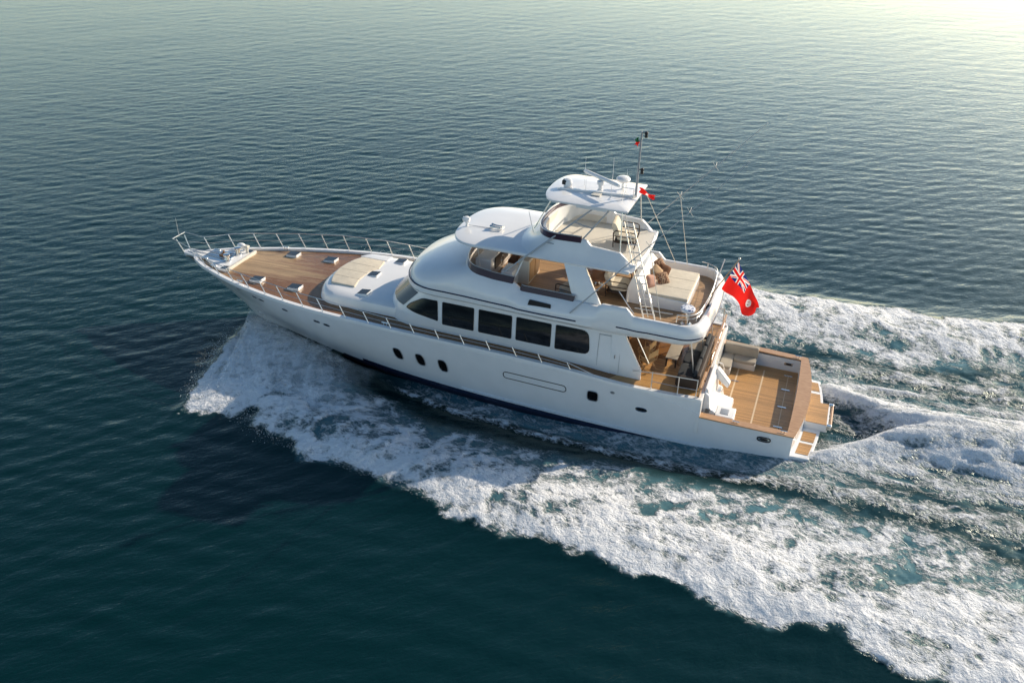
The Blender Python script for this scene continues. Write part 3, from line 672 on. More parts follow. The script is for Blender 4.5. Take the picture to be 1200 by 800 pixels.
# navy accent lines round the crown and round the aft overhang
ln1 = [(s, y * fwid(2.83, s) / 2.83, fz(.18, s)) for s, y in outline(2.835, 15.56, 1.9, 2.4, 3.65, aft_r=.75, aft_bow=.18)]
ip = [i for i, p in enumerate(ln1) if p[0] > 7.95]
b = MB(); b.tube([ln1[i] for i in ip], .028, 6); b.build('accent_stripe', NAVY, fly)
k = len(ln1); aft_ids = [i for i, p in enumerate(ln1) if p[0] < 6.85]
seq = [i for i in range(k // 2, k) if ln1[i][0] < 6.85] + [i for i in range(0, k // 2) if ln1[i][0] < 6.85]
b = MB(); b.tube([(ln1[i][0], ln1[i][1], ln1[i][2] + .0) for i in seq], .026, 6); b.build('accent_stripe', NAVY, fly)
for sg in (-1, 1):                                                           # recessed vents
    b = MB(); b.plate(round_poly([(9.08, 4.88), (9.98, 4.92), (9.92, 5.16), (9.10, 5.12)], .04), sg * 2.70, sg * 2.755)
    b.build('air_intake', BLACK, fly)
# plum wind deflector round the flybridge, in two heights
def deflector(s_lo, s_hi, hgt, name):
    ring = outline(2.50, 13.02, 1.0, 2.4, 6.0, n_side=60, n_front=40); idx = [i for i, p in enumerate(ring) if s_lo <= p[0] <= s_hi]
    runs = []
    for i in idx:
        if runs and runs[-1][-1] == i - 1: runs[-1].append(i)
        else: runs.append([i])
    for r in runs:
        if len(r) < 2: continue
        b = MB(); rr = []
        for i in r:
            s, y = ring[i]; y *= fwid(2.5, s) / 2.5; z = fz(1, s); q = 1.0 + .012
            rr.append([(s + .0, y, z - .03), (s - .05, y * .985, z + hgt), (s - .07, y * .978, z + hgt), (s - .02, y * .99, z - .03)])
        b.loft(rr, True, True, True); b.build(name, PLUM, fly)
        b = MB(); b.tube([(p[1][0], p[1][1], p[1][2]) for p in rr], .014, 6); b.build('deflector_rail', RAILM, fly)
deflector(10.66, 13.2, .27, 'wind_deflector'); deflector(8.32, 10.46, .22, 'wind_deflector')
# ---- pillars, hardtop, tower
for sg in (-1, 1):
    b = MB(); yy = lambda s, z: sg * interp(z, [5.2, 6.6], [2.46, 2.02]); yi = lambda s, z: yy(s, z) - sg * .12
    b.plate([(8.34, 5.25), (7.30, 5.25), (8.14, 6.56), (8.92, 6.56)], yy, yi); b.build('hardtop_pillar', WHITE, yacht, bevel=.015)
HT = [(-.10, 1.88, 13.35, 1.45, 6.70), (-.06, 2.03, 13.55, 1.5, 6.58), (-.02, 2.08, 13.66, 1.55, 6.52), (.03, 2.085, 13.68, 1.55, 6.50), (.075, 2.05, 13.64, 1.5, 6.52), (.11, 1.90, 13.45, 1.45, 6.6), (.15, 1.2, 12.9, 1.0, 7.2)]
b = MB(); b.loft([[(s, y, 6.55 + h - .05 * float(smooth01(11.5, 13.6, s))) for s, y in outline(w, fr, ln, 2.7, af, aft_bow=.12)] for h, w, fr, ln, af in HT], True, True, True)
hardtop = b.build('hardtop', WHITE, yacht, smooth=34)
def ttop(s): return interp(s, [6.3, 6.55, 6.95, 8.02, 8.22, 9.5, 10.5], [6.72, 6.74, 7.12, 7.20, 7.40, 7.36, 7.34])
TR = [(0., 2.07, 11.60, 1.63, 6.42), (.08, 2.03, 11.15, 1.48, 6.40), (.22, 1.97, 10.80, 1.41, 6.36), (.45, 1.91, 10.53, 1.33, 6.34), (.75, 1.83, 10.34, 1.26, 6.34), (1., 1.76, 10.25, 1.18, 6.36)]
tz = lambda h, s: 6.60 + (ttop(min(s, 10.5)) - 6.60) * h
rings = [[(s, y, tz(h, s)) for s, y in outline(w, fr, ln, 2.5, af, n_side=60, aft_bow=.12)] for h, w, fr, ln, af in TR]
for d, dz in ((.04, .02), (.12, .0)): rings.append([(s, y, ttop(min(s, 10.5)) + dz) for s, y in outline(1.76 - d, 10.25 - d, 1.18, 2.5, 6.36 + d * .3, n_side=60, aft_bow=.12)])
rings.append([(s, y, 6.80 if s > 6.7 else 6.74) for s, y in outline(1.56, 9.92, 1.0, 2.7, 6.42, n_side=60, aft_bow=.12)])
b = MB(); b.loft(rings, True, True, False); tower = b.build('upper_bridge', WHITE, yacht, smooth=34)
b = MB(); b.prism(outline(1.60, 9.99, 1.05, 2.7, 6.44, n_side=30, aft_bow=.12), 6.66, lambda s, y: 6.79 if s > 6.7 else 6.735); b.build('upper_bridge_deck', CREAM, yacht)
b = MB()                                                                     # cream lining of the coaming
lin = [(s, y) for s, y in outline(1.70, 10.30, 1.55, 2.4, 7.0, n_side=40) if s > 7.05 and abs(y) < 1.71]
st_ = [p for p in lin]
i0 = 0
rr = []
for s, y in outline(1.645, 10.11, 1.1, 2.7, 8.3, n_side=30, n_front=40)[1:-11]: rr.append([(s, y, 7.34), (s - .07 * (s > 9), y * .975, 7.1), (s - .16 * (s > 9), y * .94, 6.80)])
b.loft(rr, False); b.build('coaming_lining', CREAM, tower)
rr = []
for s, y in outline(1.76, 10.25, 1.18, 2.7, 8.4, n_side=24, n_front=40)[:-10]:
    z = ttop(min(s, 10.5)); rr.append([(s, y, z - .10), (s + .0, y * 1.005, z + .14), (s - .02, y * .99, z + .14), (s - .03, y * .985, z - .1)])
b = MB(); b.loft([[(s + .05 * (s > 9.3), y * 1.03, z) if k < 2 else (s, y, z) for k, (s, y, z) in enumerate(r)] for r in rr], True, True, True); b.build('wind_deflector', PLUM, tower)
b = MB(); b.tube([(r[1][0] + .04 * (r[1][0] > 9.3), r[1][1] * 1.03, r[1][2] + .01) for r in rr], .02, 6); b.build('deflector_rail', RAILM, tower)

# ---- radar hardtop with mast and aerials
RT = [(-.04, 1.44, 10.08, .64, 6.94), (-.03, 1.49, 10.15, .66, 6.89), (.03, 1.50, 10.16, .66, 6.88), (.05, 1.46, 10.12, .64, 6.91), (.055, .8, 9.5, .6, 7.4)]
b = MB(); b.loft([[(s, y, 8.56 + h) for s, y in outline(w, fr, ln, 2.4, af)] for h, w, fr, ln, af in RT], True, True, True); rtop = b.build('radar_hardtop', WHITE, yacht, smooth=34)
b = MB(); b.box(7.62, 8.75, -1.49, -1.40, 8.46, 8.58); b.build('hardtop_fascia', WHITE, rtop, bevel=.02)
for sg in (-1, 1):
    b = MB(); p0, p1 = np.array((11.22, sg * 2.36, 5.75)), np.array((8.12, sg * 1.40, 8.5)); q0, q1 = np.array((8.90, sg * 1.75, 6.66)), np.array((7.56, sg * 1.42, 8.5))
    b.tube([p0, p1], .032, 8); b.tube([q0, q1], .030, 8)
    a0 = p0 + (p1 - p0) * .42
    for t, u in ((.50, .18), (.80, .62)): b.tube([p0 + (p1 - p0) * t, q0 + (q1 - q0) * u], .022, 8)
    b.build('hardtop_strut', ALU, yacht)
    for e0, e1 in (((10.35, sg * 1.2, 7.3), (9.75, sg * 1.15, 8.52)), ((7.0, sg * 1.6, 7.1), (7.1, sg * 1.35, 8.52))): b = MB(); b.tube([e0, e1], .022); b.build('hardtop_post', RAILM, yacht)
b = MB(); b.tube([(6.98, 0, 8.62), (6.98, 0, 11.0)], [.045, .03], 10); mast = b.build('mast', ALU, yacht)
b = MB(); b.tube([(7.02, -.2, 8.64), (7.02, -.2, 8.98), (7.40, -.2, 8.98), (7.40, -.2, 8.64)], .014); b.tube([(7.40, -.2, 8.98), (7.40, .2, 8.98), (7.40, .2, 8.64)], .014); b.build('mast_rail', RAILM, mast)
for z, s0 in ((10.93, 6.84), (9.62, 6.86)):
    b = MB(); b.lathe((s0 - .02, 0, z - .12), [(.05, 0), (.065, .02), (.05, .10), (.065, .18), (.04, .22)], 10); b.tube([(6.98, 0, z + .03), (s0, 0, z + .03)], .014); b.build('navigation_light', BLACK, mast)
b = MB(); b.lathe((8.30, 0, 8.62), [(.13, 0), (.11, .06), (.075, .10), (.075, .24), (.13, .28), (.14, .40), (.06, .44)], 16); radar = b.build('radar_pedestal', WHITE, yacht)
b = MB(); b.tube([(9.08, .55, 9.12), (8.95, .46, 9.12), (7.6, -.42, 9.12), (7.5, -.50, 9.12)], [.05, .075, .075, .05], 10); b.build('radar_scanner', WHITE, radar)
b = MB(); b.lathe((7.62, .62, 8.62), [(.05, 0), (.05, .26), (.20, .28), (.26, .34), (.26, .40), (.20, .46), (.06, .49)], 20); b.build('satellite_dome', WHITE, yacht)
b = MB(); b.lathe((9.50, -.10, 8.62), [(.15, 0), (.16, .10), (.17, .22), (.13, .32), (.05, .36)], 18); dome = b.build('camera_dome', WHITE, yacht)
b = MB(); b.box(9.52, 9.69, -.26, .0, 8.76, 8.92); b.build('camera_lens', BLACK, dome, bevel=.03)
for s0, y0, z0, h in ((9.0, .35, 8.63, 1.1), (8.75, -.35, 8.63, .75), (7.75, -.55, 8.63, .85), (7.4, .2, 8.63, .9), (8.1, .95, 8.63, 1.0)):
    b = MB(); b.tube([(s0, y0, z0), (s0 + .01, y0, z0 + h)], [.008, .004], 6); b.build('whip_aerial', WHITE, yacht)
b = MB(); b.box(8.15, 8.5, -.55, -.12, 8.635, 8.66); b.build('cable_cover', CREAM, rtop, bevel=.01)
b = MB(); b.tube([(10.25, -1.6, 7.3), (10.45, -1.62, 8.1)], .012); b.build('whip_aerial', WHITE, yacht)
b = MB(); b.plate([(6.98, 8.63), (9.85, 8.60), (9.70, 8.68), (6.98, 8.71)], lambda s, z: -.12 - .10 * (s - 6.98), lambda s, z: -.02 - .10 * (s - 6.98)); b.build('cable_rib', WHITE, rtop)
# hardtop gear: searchlight, horn, grab handle
b = MB(); b.lathe((13.32, -.55, 6.62), [(.05, 0), (.05, .16), (.10, .18), (.12, .30), (.09, .38), (.04, .40)], 14); b.tube([(13.2, -.55, 6.9), (13.46, -.55, 6.9)], .09, 12); b.build('searchlight', WHITE, yacht)
b = MB()
for y in (-.62, -.44): b.tube([(11.9, y, 6.80), (12.15, y, 6.80), (12.32, y, 6.80)], [.03, .04, .08], 10); b.tube([(12.0, y, 6.68), (12.0, y, 6.80)], .02)
b.tube([(11.85, -.66, 6.78), (11.85, -.40, 6.78)], .03); b.build('twin_horn', CHROME, yacht)
b = MB(); b.tube([(12.32, -.55, 6.70), (13.25, -.55, 6.68)], .011, 5); b.build('horn_cable', ALU, hardtop)
b = MB(); b.lathe((9.62, -1.78, 6.74), [(.16, 0), (.17, .04), (.14, .09), (.05, .11)], 18); b.build('deck_light', CHROME, yacht)
b = MB(); b.lathe((13.3, -.1, 5.72), [(.04, 0), (.05, .05), (.02, .07)], 10); b.build('fairlead', ALU, yacht)
# outrigger poles
for sg in (-1, 1):
    a, e = np.array((8.35, sg * 2.80, 4.98)), np.array((3.02, sg * 2.35, 11.2))
    b = MB(); b.tube([a, a + (e - a) * .45, e], [.024, .017, .009], 8); pole = b.build('outrigger_pole', ALU, yacht)
    sp = a + (e - a) * .48; b = MB()
    for d in ((.0, .22, .10), (.0, -.22, .10), (.14, 0, .14), (-.14, 0, -.12)): b.tube([sp, sp + np.array(d)], .010, 5)
    b.build('outrigger_spreader', CREAM, pole); cr = a + (e - a) * .70; b = MB()
    for d in ((0, .20, .08), (0, -.20, .08), (.12, 0, .14), (-.12, 0, -.14)): b.tube([cr, cr + np.array(d)], .008, 5)
    b.build('outrigger_spreader', CREAM, pole)
    for e0, e1 in ((sp, (5.15, sg * 2.42, 5.22)), ((7.0, sg * 1.40, 8.5), (5.6, sg * 2.42, 5.22))): b = MB(); b.tube([e0, e1], .013, 6); b.build('outrigger_stay', CREAM, yacht)
# ladder from the aft flybridge up to the tower
bl, br, tl, tr = np.array((5.80, -2.12, 4.9)), np.array((5.42, -2.02, 4.9)), np.array((7.02, -1.30, 8.15)), np.array((6.72, -1.22, 8.12))
b = MB(); b.tube([bl, tl], .024); b.tube([br, tr], .024)
ladder = b.build('boarding_ladder', RAILM, yacht)
for t in np.linspace(.07, .93, 12):
    b = MB(); p, q = bl + (tl - bl) * t, br + (tr - br) * t; b.tube([p, q], .02, 6); b.build('rung', RAILM, ladder)
for p0 in (bl, br):
    b = MB(); b.tube([p0 + np.array((-.05, -.14, .1)), p0 + np.array((.18, -.10, .75)), p0 + (tl - bl) * .28], .016, 6); b.build('hand_rail', RAILM, ladder)
# ---- foredeck: coachroof, hatches, windlass
CR = [(2.80, 2.22, 19.78, 1.5), (3.15, 2.18, 19.70, 1.5), (3.30, 2.12, 19.62, 1.5), (3.37, 2.0, 19.5, 1.4), (3.40, 1.7, 19.2, 1.3), (3.43, .9, 18.4, .9)]
b = MB(); b.loft([[(s, y, z) for s, y in outline(w, fr, ln, 2.6, 15.2)] for z, w, fr, ln in CR], True, False, True); coach = b.build('coachroof', WHITE, yacht, smooth=34)
b = MB(); b.prism(round_poly([(19.28, 1.42), (17.95, 1.42), (17.9, 1.95), (18.9, 1.85)], .1), 3.36, 3.44); b.build('coachroof_coaming', WHITE, coach, bevel=.02)
HGLASS = mat('smoked_hatch_glass', (.02, .024, .027), .12)
def hatch(s, y, z, w=.46, l=.46, tilt=.05):
    b = MB(); b.prism(round_poly([(s - l/2, y - w/2), (s + l/2, y - w/2), (s + l/2, y + w/2), (s - l/2, y + w/2)], .05), z - .04, lambda a, c: z + .08 + tilt * (s - a) / l); o = b.build('deck_hatch', WHITE, yacht, bevel=.012)
    b = MB(); b.prism(round_poly([(s - l/2 + .02, y - w/2 + .015), (s + l/2 - .015, y - w/2 + .015), (s + l/2 - .015, y + w/2 - .015), (s - l/2 + .02, y + w/2 - .015)], .03), z, lambda a, c: z + .088 + tilt * (s - a) / l); b.build('hatch_glass', HGLASS, o)
for s, y in ((17.38, -1.62), (17.82, .05), (17.36, 1.66)): hatch(s, y, 3.39)
for s, y in ((22.72, -1.38), (22.72, 1.44), (20.78, -1.48), (20.82, 1.52)): hatch(s, y, sheer(s) + .0, .44, .56)
for sg in (-1, 1): hatch(24.75, sg * .95, sheer(24.7) + .0, .34, .48)
b = MB(); b.prism(round_poly([(24.45, -.98), (24.9, -1.15), (26.2, -.42), (26.2, .42), (24.9, 1.15), (24.45, .98)], .12), 2.74, 2.86); wp = b.build('windlass_plinth', WHITE, yacht, bevel=.03)
b = MB(); b.box(24.42, 24.56, -1.05, 1.05, 2.74, 2.90); b.build('plinth_edge', CREAM, wp, bevel=.02)
b = MB(); b.box(25.0, 26.3, -.5, .5, 2.845, 2.868); b.build('anchor_plate', CHROME, wp)
for y in (.45, -.35):
    b = MB(); b.lathe((25.0, y, 2.86), [(.17, 0), (.17, .05), (.12, .08), (.10, .22), (.15, .26), (.15, .33), (.05, .35)], 18); b.build('anchor_windlass', CHROME, yacht)
b = MB(); b.ball((25.15, .95, 3.06), (.22, .15, .13), 14, 9); b.tube([(25.0, .95, 2.85), (25.0, .95, 3.05)], .08, 10); b.build('windlass_motor', WHITE, yacht)
b = MB(); b.tube([(24.72, .75, 2.85), (24.72, .75, 3.14)], .06, 10); b.box(24.62, 24.82, .66, .84, 3.12, 3.22); b.build('control_pod', CREAM, yacht, bevel=.03)
b = MB(); b.box(25.25, 25.6, -.12, .2, 2.86, 2.98); b.tube([(25.5, .05, 2.9), (25.45, .05, 3.12)], .05, 8); b.build('chain_stopper', mat('bronze', (.30, .17, .09), .4, metal=.5), yacht, bevel=.01)
for y in (.12, -.12):
    b = MB(); b.tube([(24.9, y * 3, 2.92), (25.6, y * 1.6, 2.91), (26.5, y, 2.90), (27.3, y, 2.80)], .028, 6); b.build('anchor_chain', CHROME, yacht)
for s, y in ((25.45, .75), (25.2, -1.05), (26.1, -.5), (26.15, .5), (23.4, 1.86), (23.2, -1.95), (15.7, -3.05), (15.7, 3.05)):
    b = MB(); z = sheer(s) + .05; b.tube([(s - .15, y, z + .09), (s + .15, y, z + .09)], .022); b.tube([(s - .06, y, z - .08), (s - .06, y, z + .09)], .02); b.tube([(s + .06, y, z - .08), (s + .06, y, z + .09)], .02); b.build('mooring_cleat', CHROME, yacht)
# bow sprit / pulpit
b = MB(); b.prism(round_poly([(26.2, -.34), (27.45, -.24), (27.62, 0), (27.45, .24), (26.2, .34)], .08), 2.70, 2.80); pul = b.build('bow_pulpit', WHITE, yacht, bevel=.02)
b = MB(); b.box(26.9, 27.5, -.10, .10, 2.56, 2.72); b.tube([(27.52, -.12, 2.68), (27.52, .12, 2.68)], .07, 10); b.build('bow_roller', CHROME, pul)
b = MB(); b.tube([(27.45, -.02, 2.66), (26.9, -.02, 2.52), (26.5, 0, 2.42)], .04, 8); b.plate([(27.5, 2.62), (27.1, 2.36), (26.85, 2.40), (27.2, 2.60)], -.2, .2); b.build('bow_anchor', CHROME, yacht)
b = MB(); b.tube([(27.78, 0, 3.48), (27.82, 0, 4.30)], [.014, .008], 6); b.build('bow_staff', RAILM, yacht)
# ---- rails
b = MB(); rail_pts = {}
PS = [(26.55, .50), (25.6, .55), (24.55, .58), (23.55, .58), (22.55, .60), (21.55, .60), (20.55, .61), (19.5, .58), (18.5, .56), (17.45, .52), (16.4, .46), (15.4, .42), (14.4, .40), (13.35, .38), (12.3, .40), (11.25, .40), (10.2, .38), (9.2, .34), (8.1, .28)]
wires = MB(); posts = []
for sg in (-1, 1):
    tops, mids = [], []
    for k, (s, h) in enumerate(PS):
        z = sheer(s) + .03; y = sg * (hull_y(s, z) - .07); rake = .27 + .0 * k if s < 22 else .33
        base = np.array((s, y, z)); top = np.array((s + rake * (h / .55), y * (1.0 if s < 24 else 1.02), z + h + (.08 if sg > 0 else 0)))
        posts.append((base, top)); tops.append(top); mids.append(base + (top - base) * .52)
    pt = np.array((27.80, sg * .42, 3.47)); tops.insert(0, pt); mids.insert(0, np.array((27.60, sg * .30, 3.1)))
    tops.append(np.array((7.2, sg * 3.08, sheer(7.2) + .05)))
    wires.tube(tops, .017, 6); wires.tube(mids, .009, 5)
    posts.append((np.array((27.45, sg * .20, 2.79)), np.array((27.72, sg * .28, 3.40))))
wires.tube([(27.80, -.42, 3.47), (27.80, .42, 3.47)], .024, 6)
rail = wires.build('bow_rail', RAILM, yacht)
for p, q in posts:
    b = MB(); b.tube([p, q], .021, 6); b.build('stanchion', RAILM, rail)
for sg in (-1, 1):
    b = MB(); b.tube([(5.9, sg * 2.56, 3.02), (5.1, sg * 3.0, 3.38), (4.15, sg * 3.0, 3.42), (3.5, sg * 2.92, 3.40)], .018, 6); b.tube([(5.1, sg * 3.0, 3.02), (4.15, sg * 3.0, 3.02), (3.5, sg * 2.92, 3.0)], .011, 5)
    r2 = b.build('side_rail', RAILM, yacht)
    for s in (5.1, 4.15, 3.5):
        b = MB(); b.tube([(s, sg * 2.99, 2.66), (s, sg * (3.0 if s > 4 else 2.92), 3.41)], .018, 6); b.build('stanchion', RAILM, r2)
# wooden balustrade at the aft edge of the aft deck
b = MB(); b.box(3.36, 3.44, -.5, 2.9, 3.16, 3.21); b.box(3.38, 3.43, -2.9, 2.9, 2.66, 2.70); b.box(3.36, 3.44, -2.9, -1.7, 3.06, 3.11); bal = b.build('balustrade', TEAKCAP, yacht, bevel=.01)
b = MB()
for z in (2.85, 3.0): b.tube([(3.40, -.5, z), (3.40, 2.9, z)], .012, 6)
b.build('balustrade_wire', RAILM, bal)
for y in (-2.88, -2.3, -1.7, -.5, .35, 1.2, 2.05, 2.88):
    b = MB(); b.box(3.38, 3.43, y - .03, y + .03, 2.66, 3.18 if y > -1 else 3.08); b.build('balustrade_post', TEAKCAP, bal)
b = MB(); b.box(3.39, 3.42, .6, 1.0, 2.72, 3.05); b.build('name_board', mat('dark_red_board', (.10, .02, .02), .4), bal)
for y in (-2.0, -.1, 1.9):                                                   # posts holding the overhang
    b = MB(); b.tube([(3.72, y, 2.66), (4.1, y * 1.02, 4.70)], .024, 8); b.build('overhang_post', RAILM, yacht)
b = MB(); b.tube([(5.4, -2.3, 3.3), (6.05, -2.3, 4.5)], .018, 6); b.build('grab_rail', CHROME, yacht)
# aft flybridge rail, flag socket, side gate rail
b = MB(); ar = [(s, y * .985, fz(1, s)) for s, y in outline(2.44, 13, 1, 2.4, 3.98, aft_r=.62, aft_bow=.18) if s < 4.75]
aft_line = sorted([p for p in ar if p[0] < 4.75], key=lambda p: p[1])
b.tube([(p[0], p[1], p[2] + .30) for p in aft_line], .019, 6); b.tube([(p[0], p[1], p[2] + .15) for p in aft_line], .010, 5)
b.tube([(4.75, -2.42, 5.52), (6.1, -2.45, 5.50)], .012, 5); b.tube([(6.1, -2.45, 5.24), (6.75, -2.3, 5.95), (6.45, -2.1, 5.95), (6.45, -2.1, 5.5)], .019, 6)
arail = b.build('aft_rail', RAILM, yacht)
for i in range(0, len(aft_line), 3):
    p = aft_line[i]; b = MB(); b.tube([(p[0], p[1], p[2]), (p[0], p[1], p[2] + .30)], .015, 6); b.build('stanchion', RAILM, arail)
b = MB(); b.tube([(3.86, 1.95, 5.2), (3.72, 1.98, 5.95)], .02, 6); b.build('stern_light_post', WHITE, yacht)
for y, sz, m_ in ((1.7, .10, WHITE), (-.7, .07, BLACK)):
    b = MB(); b.lathe((3.80, y, 5.10), [(sz, 0), (sz * 1.1, .08), (sz * .8, .20), (.03, .22)], 14); b.build('stern_lamp', m_, yacht)
# ---- built-in flybridge joinery
b = MB(); b.box(10.55, 11.0, -1.05, .25, 4.88, 5.85); bar = b.build('wet_bar', CREAM, yacht, bevel=.03)
for y in (-.98, -.38):
    b = MB(); b.box(10.525, 10.555, y, y + .54, 4.98, 5.76); b.build('cupboard_door', OAK, bar, bevel=.006)
b = MB(); b.box(10.95, 11.42, -1.75, -1.0, 4.88, 5.62); ib = b.build('icebox', WHITE, yacht, bevel=.03)
b = MB(); b.box(11.08, 11.36, -1.765, -1.74, 5.15, 5.48); b.build('icebox_grille', BLACK, ib)
b = MB(); b.box(12.0, 12.65, -1.3, .9, 4.88, 5.72); helm = b.build('helm_console', WHITE, yacht, bevel=.06)
b = MB(); b.box(11.97, 12.02, -.9, .5, 5.2, 5.66); b.build('instrument_panel', BLACK, helm)
b = MB(); b.tube([(11.86 + .10 * math.cos(a) * .4, -.45 + .20 * math.cos(a), 5.42 + .20 * math.sin(a)) for a in np.linspace(0, 6.28, 20, False)], .014, 6, closed=True); b.build('steering_wheel', CHROME, helm)
b = MB(); b.box(8.2, 10.45, -2.36, -2.05, 4.88, 5.22); b.build('side_locker', WHITE, yacht, bevel=.03)
for e0, e1 in (((12.2, -1.9, 5.7), (12.3, -1.9, 6.5)), ((12.2, 1.9, 5.7), (12.3, 1.9, 6.5)), ((12.75, -.9, 5.75), (12.5, -.9, 6.5)), ((12.75, .9, 5.75), (12.5, .9, 6.5))):
    b = MB(); b.tube([e0, e1], .021, 6); b.build('hardtop_post', RAILM, yacht)
for sg in (-1, 1):
    b = MB(); b.tube([(10.7, sg * 2.3, 5.6), (10.4, sg * 1.95, 6.52)], .022, 6); b.build('hardtop_post', RAILM, yacht)
b = MB(); b.plate([(4.5, 4.88), (6.78, 4.88), (6.74, 5.5), (6.62, 5.86), (6.42, 5.92), (6.2, 5.72), (6.08, 5.34), (4.5, 5.30)], -.95, 1.55); b.build('sunbed_base', WHITE, yacht, bevel=.04)

# ------------------------------------------------------------------ loose things on board
def cushion(b, s0, s1, y0, y1, z0, z1, p=5.0, n=28, bulge=.25):
    """soft slab: superellipse plan with rounded edges and a slightly domed top"""
    c = ((s0 + s1) / 2, (y0 + y1) / 2); A = np.linspace(0, 2 * math.pi, n, False); rings = []
    for k, z in ((.94, 0), (1, .22), (1, .72), (.955, .93), (.80, 1.0), (.4, 1.0 + bulge * .25), (.03, 1.0 + bulge * .3)):
        rings.append([(c[0] + (s1 - s0) / 2 * k * math.copysign(abs(math.cos(a)) ** (2 / p), math.cos(a)), c[1] + (y1 - y0) / 2 * k * math.copysign(abs(math.sin(a)) ** (2 / p), math.sin(a)), z0 + (z1 - z0) * z) for a in A])
    return b.loft(rings, True, True, True)
# sun pads
t = thing('sun_pad', 'wide cream sun pad of long panels on the white coachroof ahead of the windscreen', 'sun pad', (18.7, 0, 3.40))
b = MB(); pad = [(17.98, -1.36)] + [(19.05 + .42 * (1 - (y / 1.5) ** 2) - .05, y) for y in np.linspace(-1.36, 1.32, 17)] + [(17.98, 1.32), (17.88, .6), (18.12, .2), (18.12, -.7)]
b.prism(pad, 3.37, 3.475); cu = b.build('cushion', BEIGE, t, bevel=.03)
for y in (-.70, -.05, .62):
    b = MB(); b.box(18.10, 19.38, y - .006, y + .006, 3.47, 3.4785); b.build('seam', TAUPE, cu)
t = thing('sun_pad', 'large square beige sun pad on the aft flybridge sun bed beside the pillows', 'sun pad', (5.3, .3, 5.32))
b = MB()
cu = b.box(4.52, 6.08, -.92, 1.52, 5.30, 5.42).build('cushion', BEIGE, t, bevel=.04)
for y in (-.12, .72):
    b = MB(); b.box(4.53, 6.05, y - .006, y + .006, 5.415, 5.424); b.build('seam', TAUPE, cu)
# pillows leaning on the sun bed back
def pillow_mesh(w=.50, d=.18):
    b = MB(); A = np.linspace(0, 2 * math.pi, 32, False); rings = []
    for k, h in ((.03, 0), (.35, .0), (.7, .09), (.92, .33), (1, .5), (.92, .67), (.7, .91), (.35, 1), (.03, 1)):
        rings.append([(d * (h - .5) * 1.0, k * w / 2 * math.copysign(abs(math.cos(a)) ** .55, math.cos(a)) * (1 + .06 * math.cos(4 * a + math.pi)), k * w / 2 * math.copysign(abs(math.sin(a)) ** .55, math.sin(a))) for a in A])
    return b.loft(rings, True, True, True)
for org, rot, m, lab in (((6.02, 1.16, 5.62), (.3, -.55, -.75), PRINT, 'brown printed pillow at the far starboard end of the sun bed'),
                         ((5.80, .92, 5.56), (-.5, -.85, -1.1), BROWNC, 'dark brown pillow lying in front of the farthest printed one on the sun bed'),
                         ((5.98, .50, 5.64), (.6, -.6, -.6), SANDC, 'plain sand coloured pillow standing in the middle of the pillow heap'),
                         ((5.68, .18, 5.56), (.1, -.8, -.95), PRINT, 'brown printed pillow tipped on its corner at the front of the heap'),
                         ((6.02, -.32, 5.60), (-.3, -.5, -.5), PINKC, 'pinkish pillow nearest the ladder at the port end of the heap')):
    o = pillow_mesh().build('throw_pillow', m, None, org=(0, 0, 0)); place(o, org)
    o.rotation_euler = (Matrix.Rotation(TRIM, 3, 'Y') @ Matrix.Rotation(rot[2], 3, 'Z') @ Matrix.Rotation(rot[1], 3, 'Y') @ Matrix.Rotation(rot[0], 3, 'X')).to_euler()
    tag(o, lab, 'pillow', 'pillows on the aft sun bed')
# armchairs: dark frame, cream cushions; built facing aft
def armchair(org, rz, lab):
    t = thing('armchair', lab, 'armchair', (0, 0, 0), 'cream armchairs on the upper decks')
    b = MB(); cushion(b, -.36, .34, -.44, .44, .26, .46); b.build('seat', BEIGE, t)
    b = MB(); rr = []
    for z, s, th in ((.42, .30, .18), (.60, .36, .22), (.78, .43, .20), (.90, .47, .12)):
        rr.append([(s + dx * th, y, z) for dx, y in ((-.5, -.42), (-.5, 0), (-.5, .42), (.5, .44), (.5, 0), (.5, -.44))])
    b.loft(rr, True, True, True); b.build('backrest', BEIGE, t, bevel=.045)
    for sg in (-1, 1):
        b = MB(); y = sg * .50
        b.tube([(-.34, y, .02), (-.40, y, .30), (-.38, y, .58), (-.30, y, .63), (.36, y, .66), (.44, y, .58), (.42, y, .02)], .022, 8); b.tube([(-.39, y, .42), (.43, y, .45)], .016, 6); b.tube([(-.39, y, .24), (.42, y, .26)], .016, 6); b.build('arm', RATTAN, t)
    b = MB(); b.box(-.34, .40, -.47, .47, .17, .26); b.build('seat_frame', RATTAN, t, bevel=.02)
    place(t, org, rz); return t
c0 = armchair((7.15, -.05, 6.80), .12, 'cream cushioned armchair alone on the upper bridge beside the ladder')
dup(c0, (7.20, -.30, 4.89), .1, 'cream cushioned armchair under the overhang between table and sun bed')
dup(c0, (8.75, -1.35, 4.89), 2.9, 'cream armchair half hidden behind the white hardtop pillar')
dup(c0, (8.25, 1.30, 4.89), -1.4, 'cream armchair on the far side of the varnished table')
t = thing('dining_table', 'glossy red brown wooden table on the flybridge behind the hardtop pillar', 'table', (8.1, -.35, 4.89))
b = MB(); b.prism(round_poly([(7.62, -.95), (8.62, -.95), (8.62, .45), (7.62, .45)], .10), 5.50, 5.555); b.build('tabletop', WOODV, t, bevel=.012)
for y in (-.6, .1):
    b = MB(); b.lathe((8.12, y, 4.89), [(.20, 0), (.20, .03), (.06, .06), (.06, .60), (.12, .62)], 14); b.build('table_leg', CHROME, t)
t = thing('helm_seat', 'brown helm seat behind the console at the front of the flybridge', 'seat', (11.55, .1, 4.89))
b = MB(); cushion(b, 11.30, 11.72, -.35, .55, 5.25, 5.38); b.build('seat', BROWNC, t)
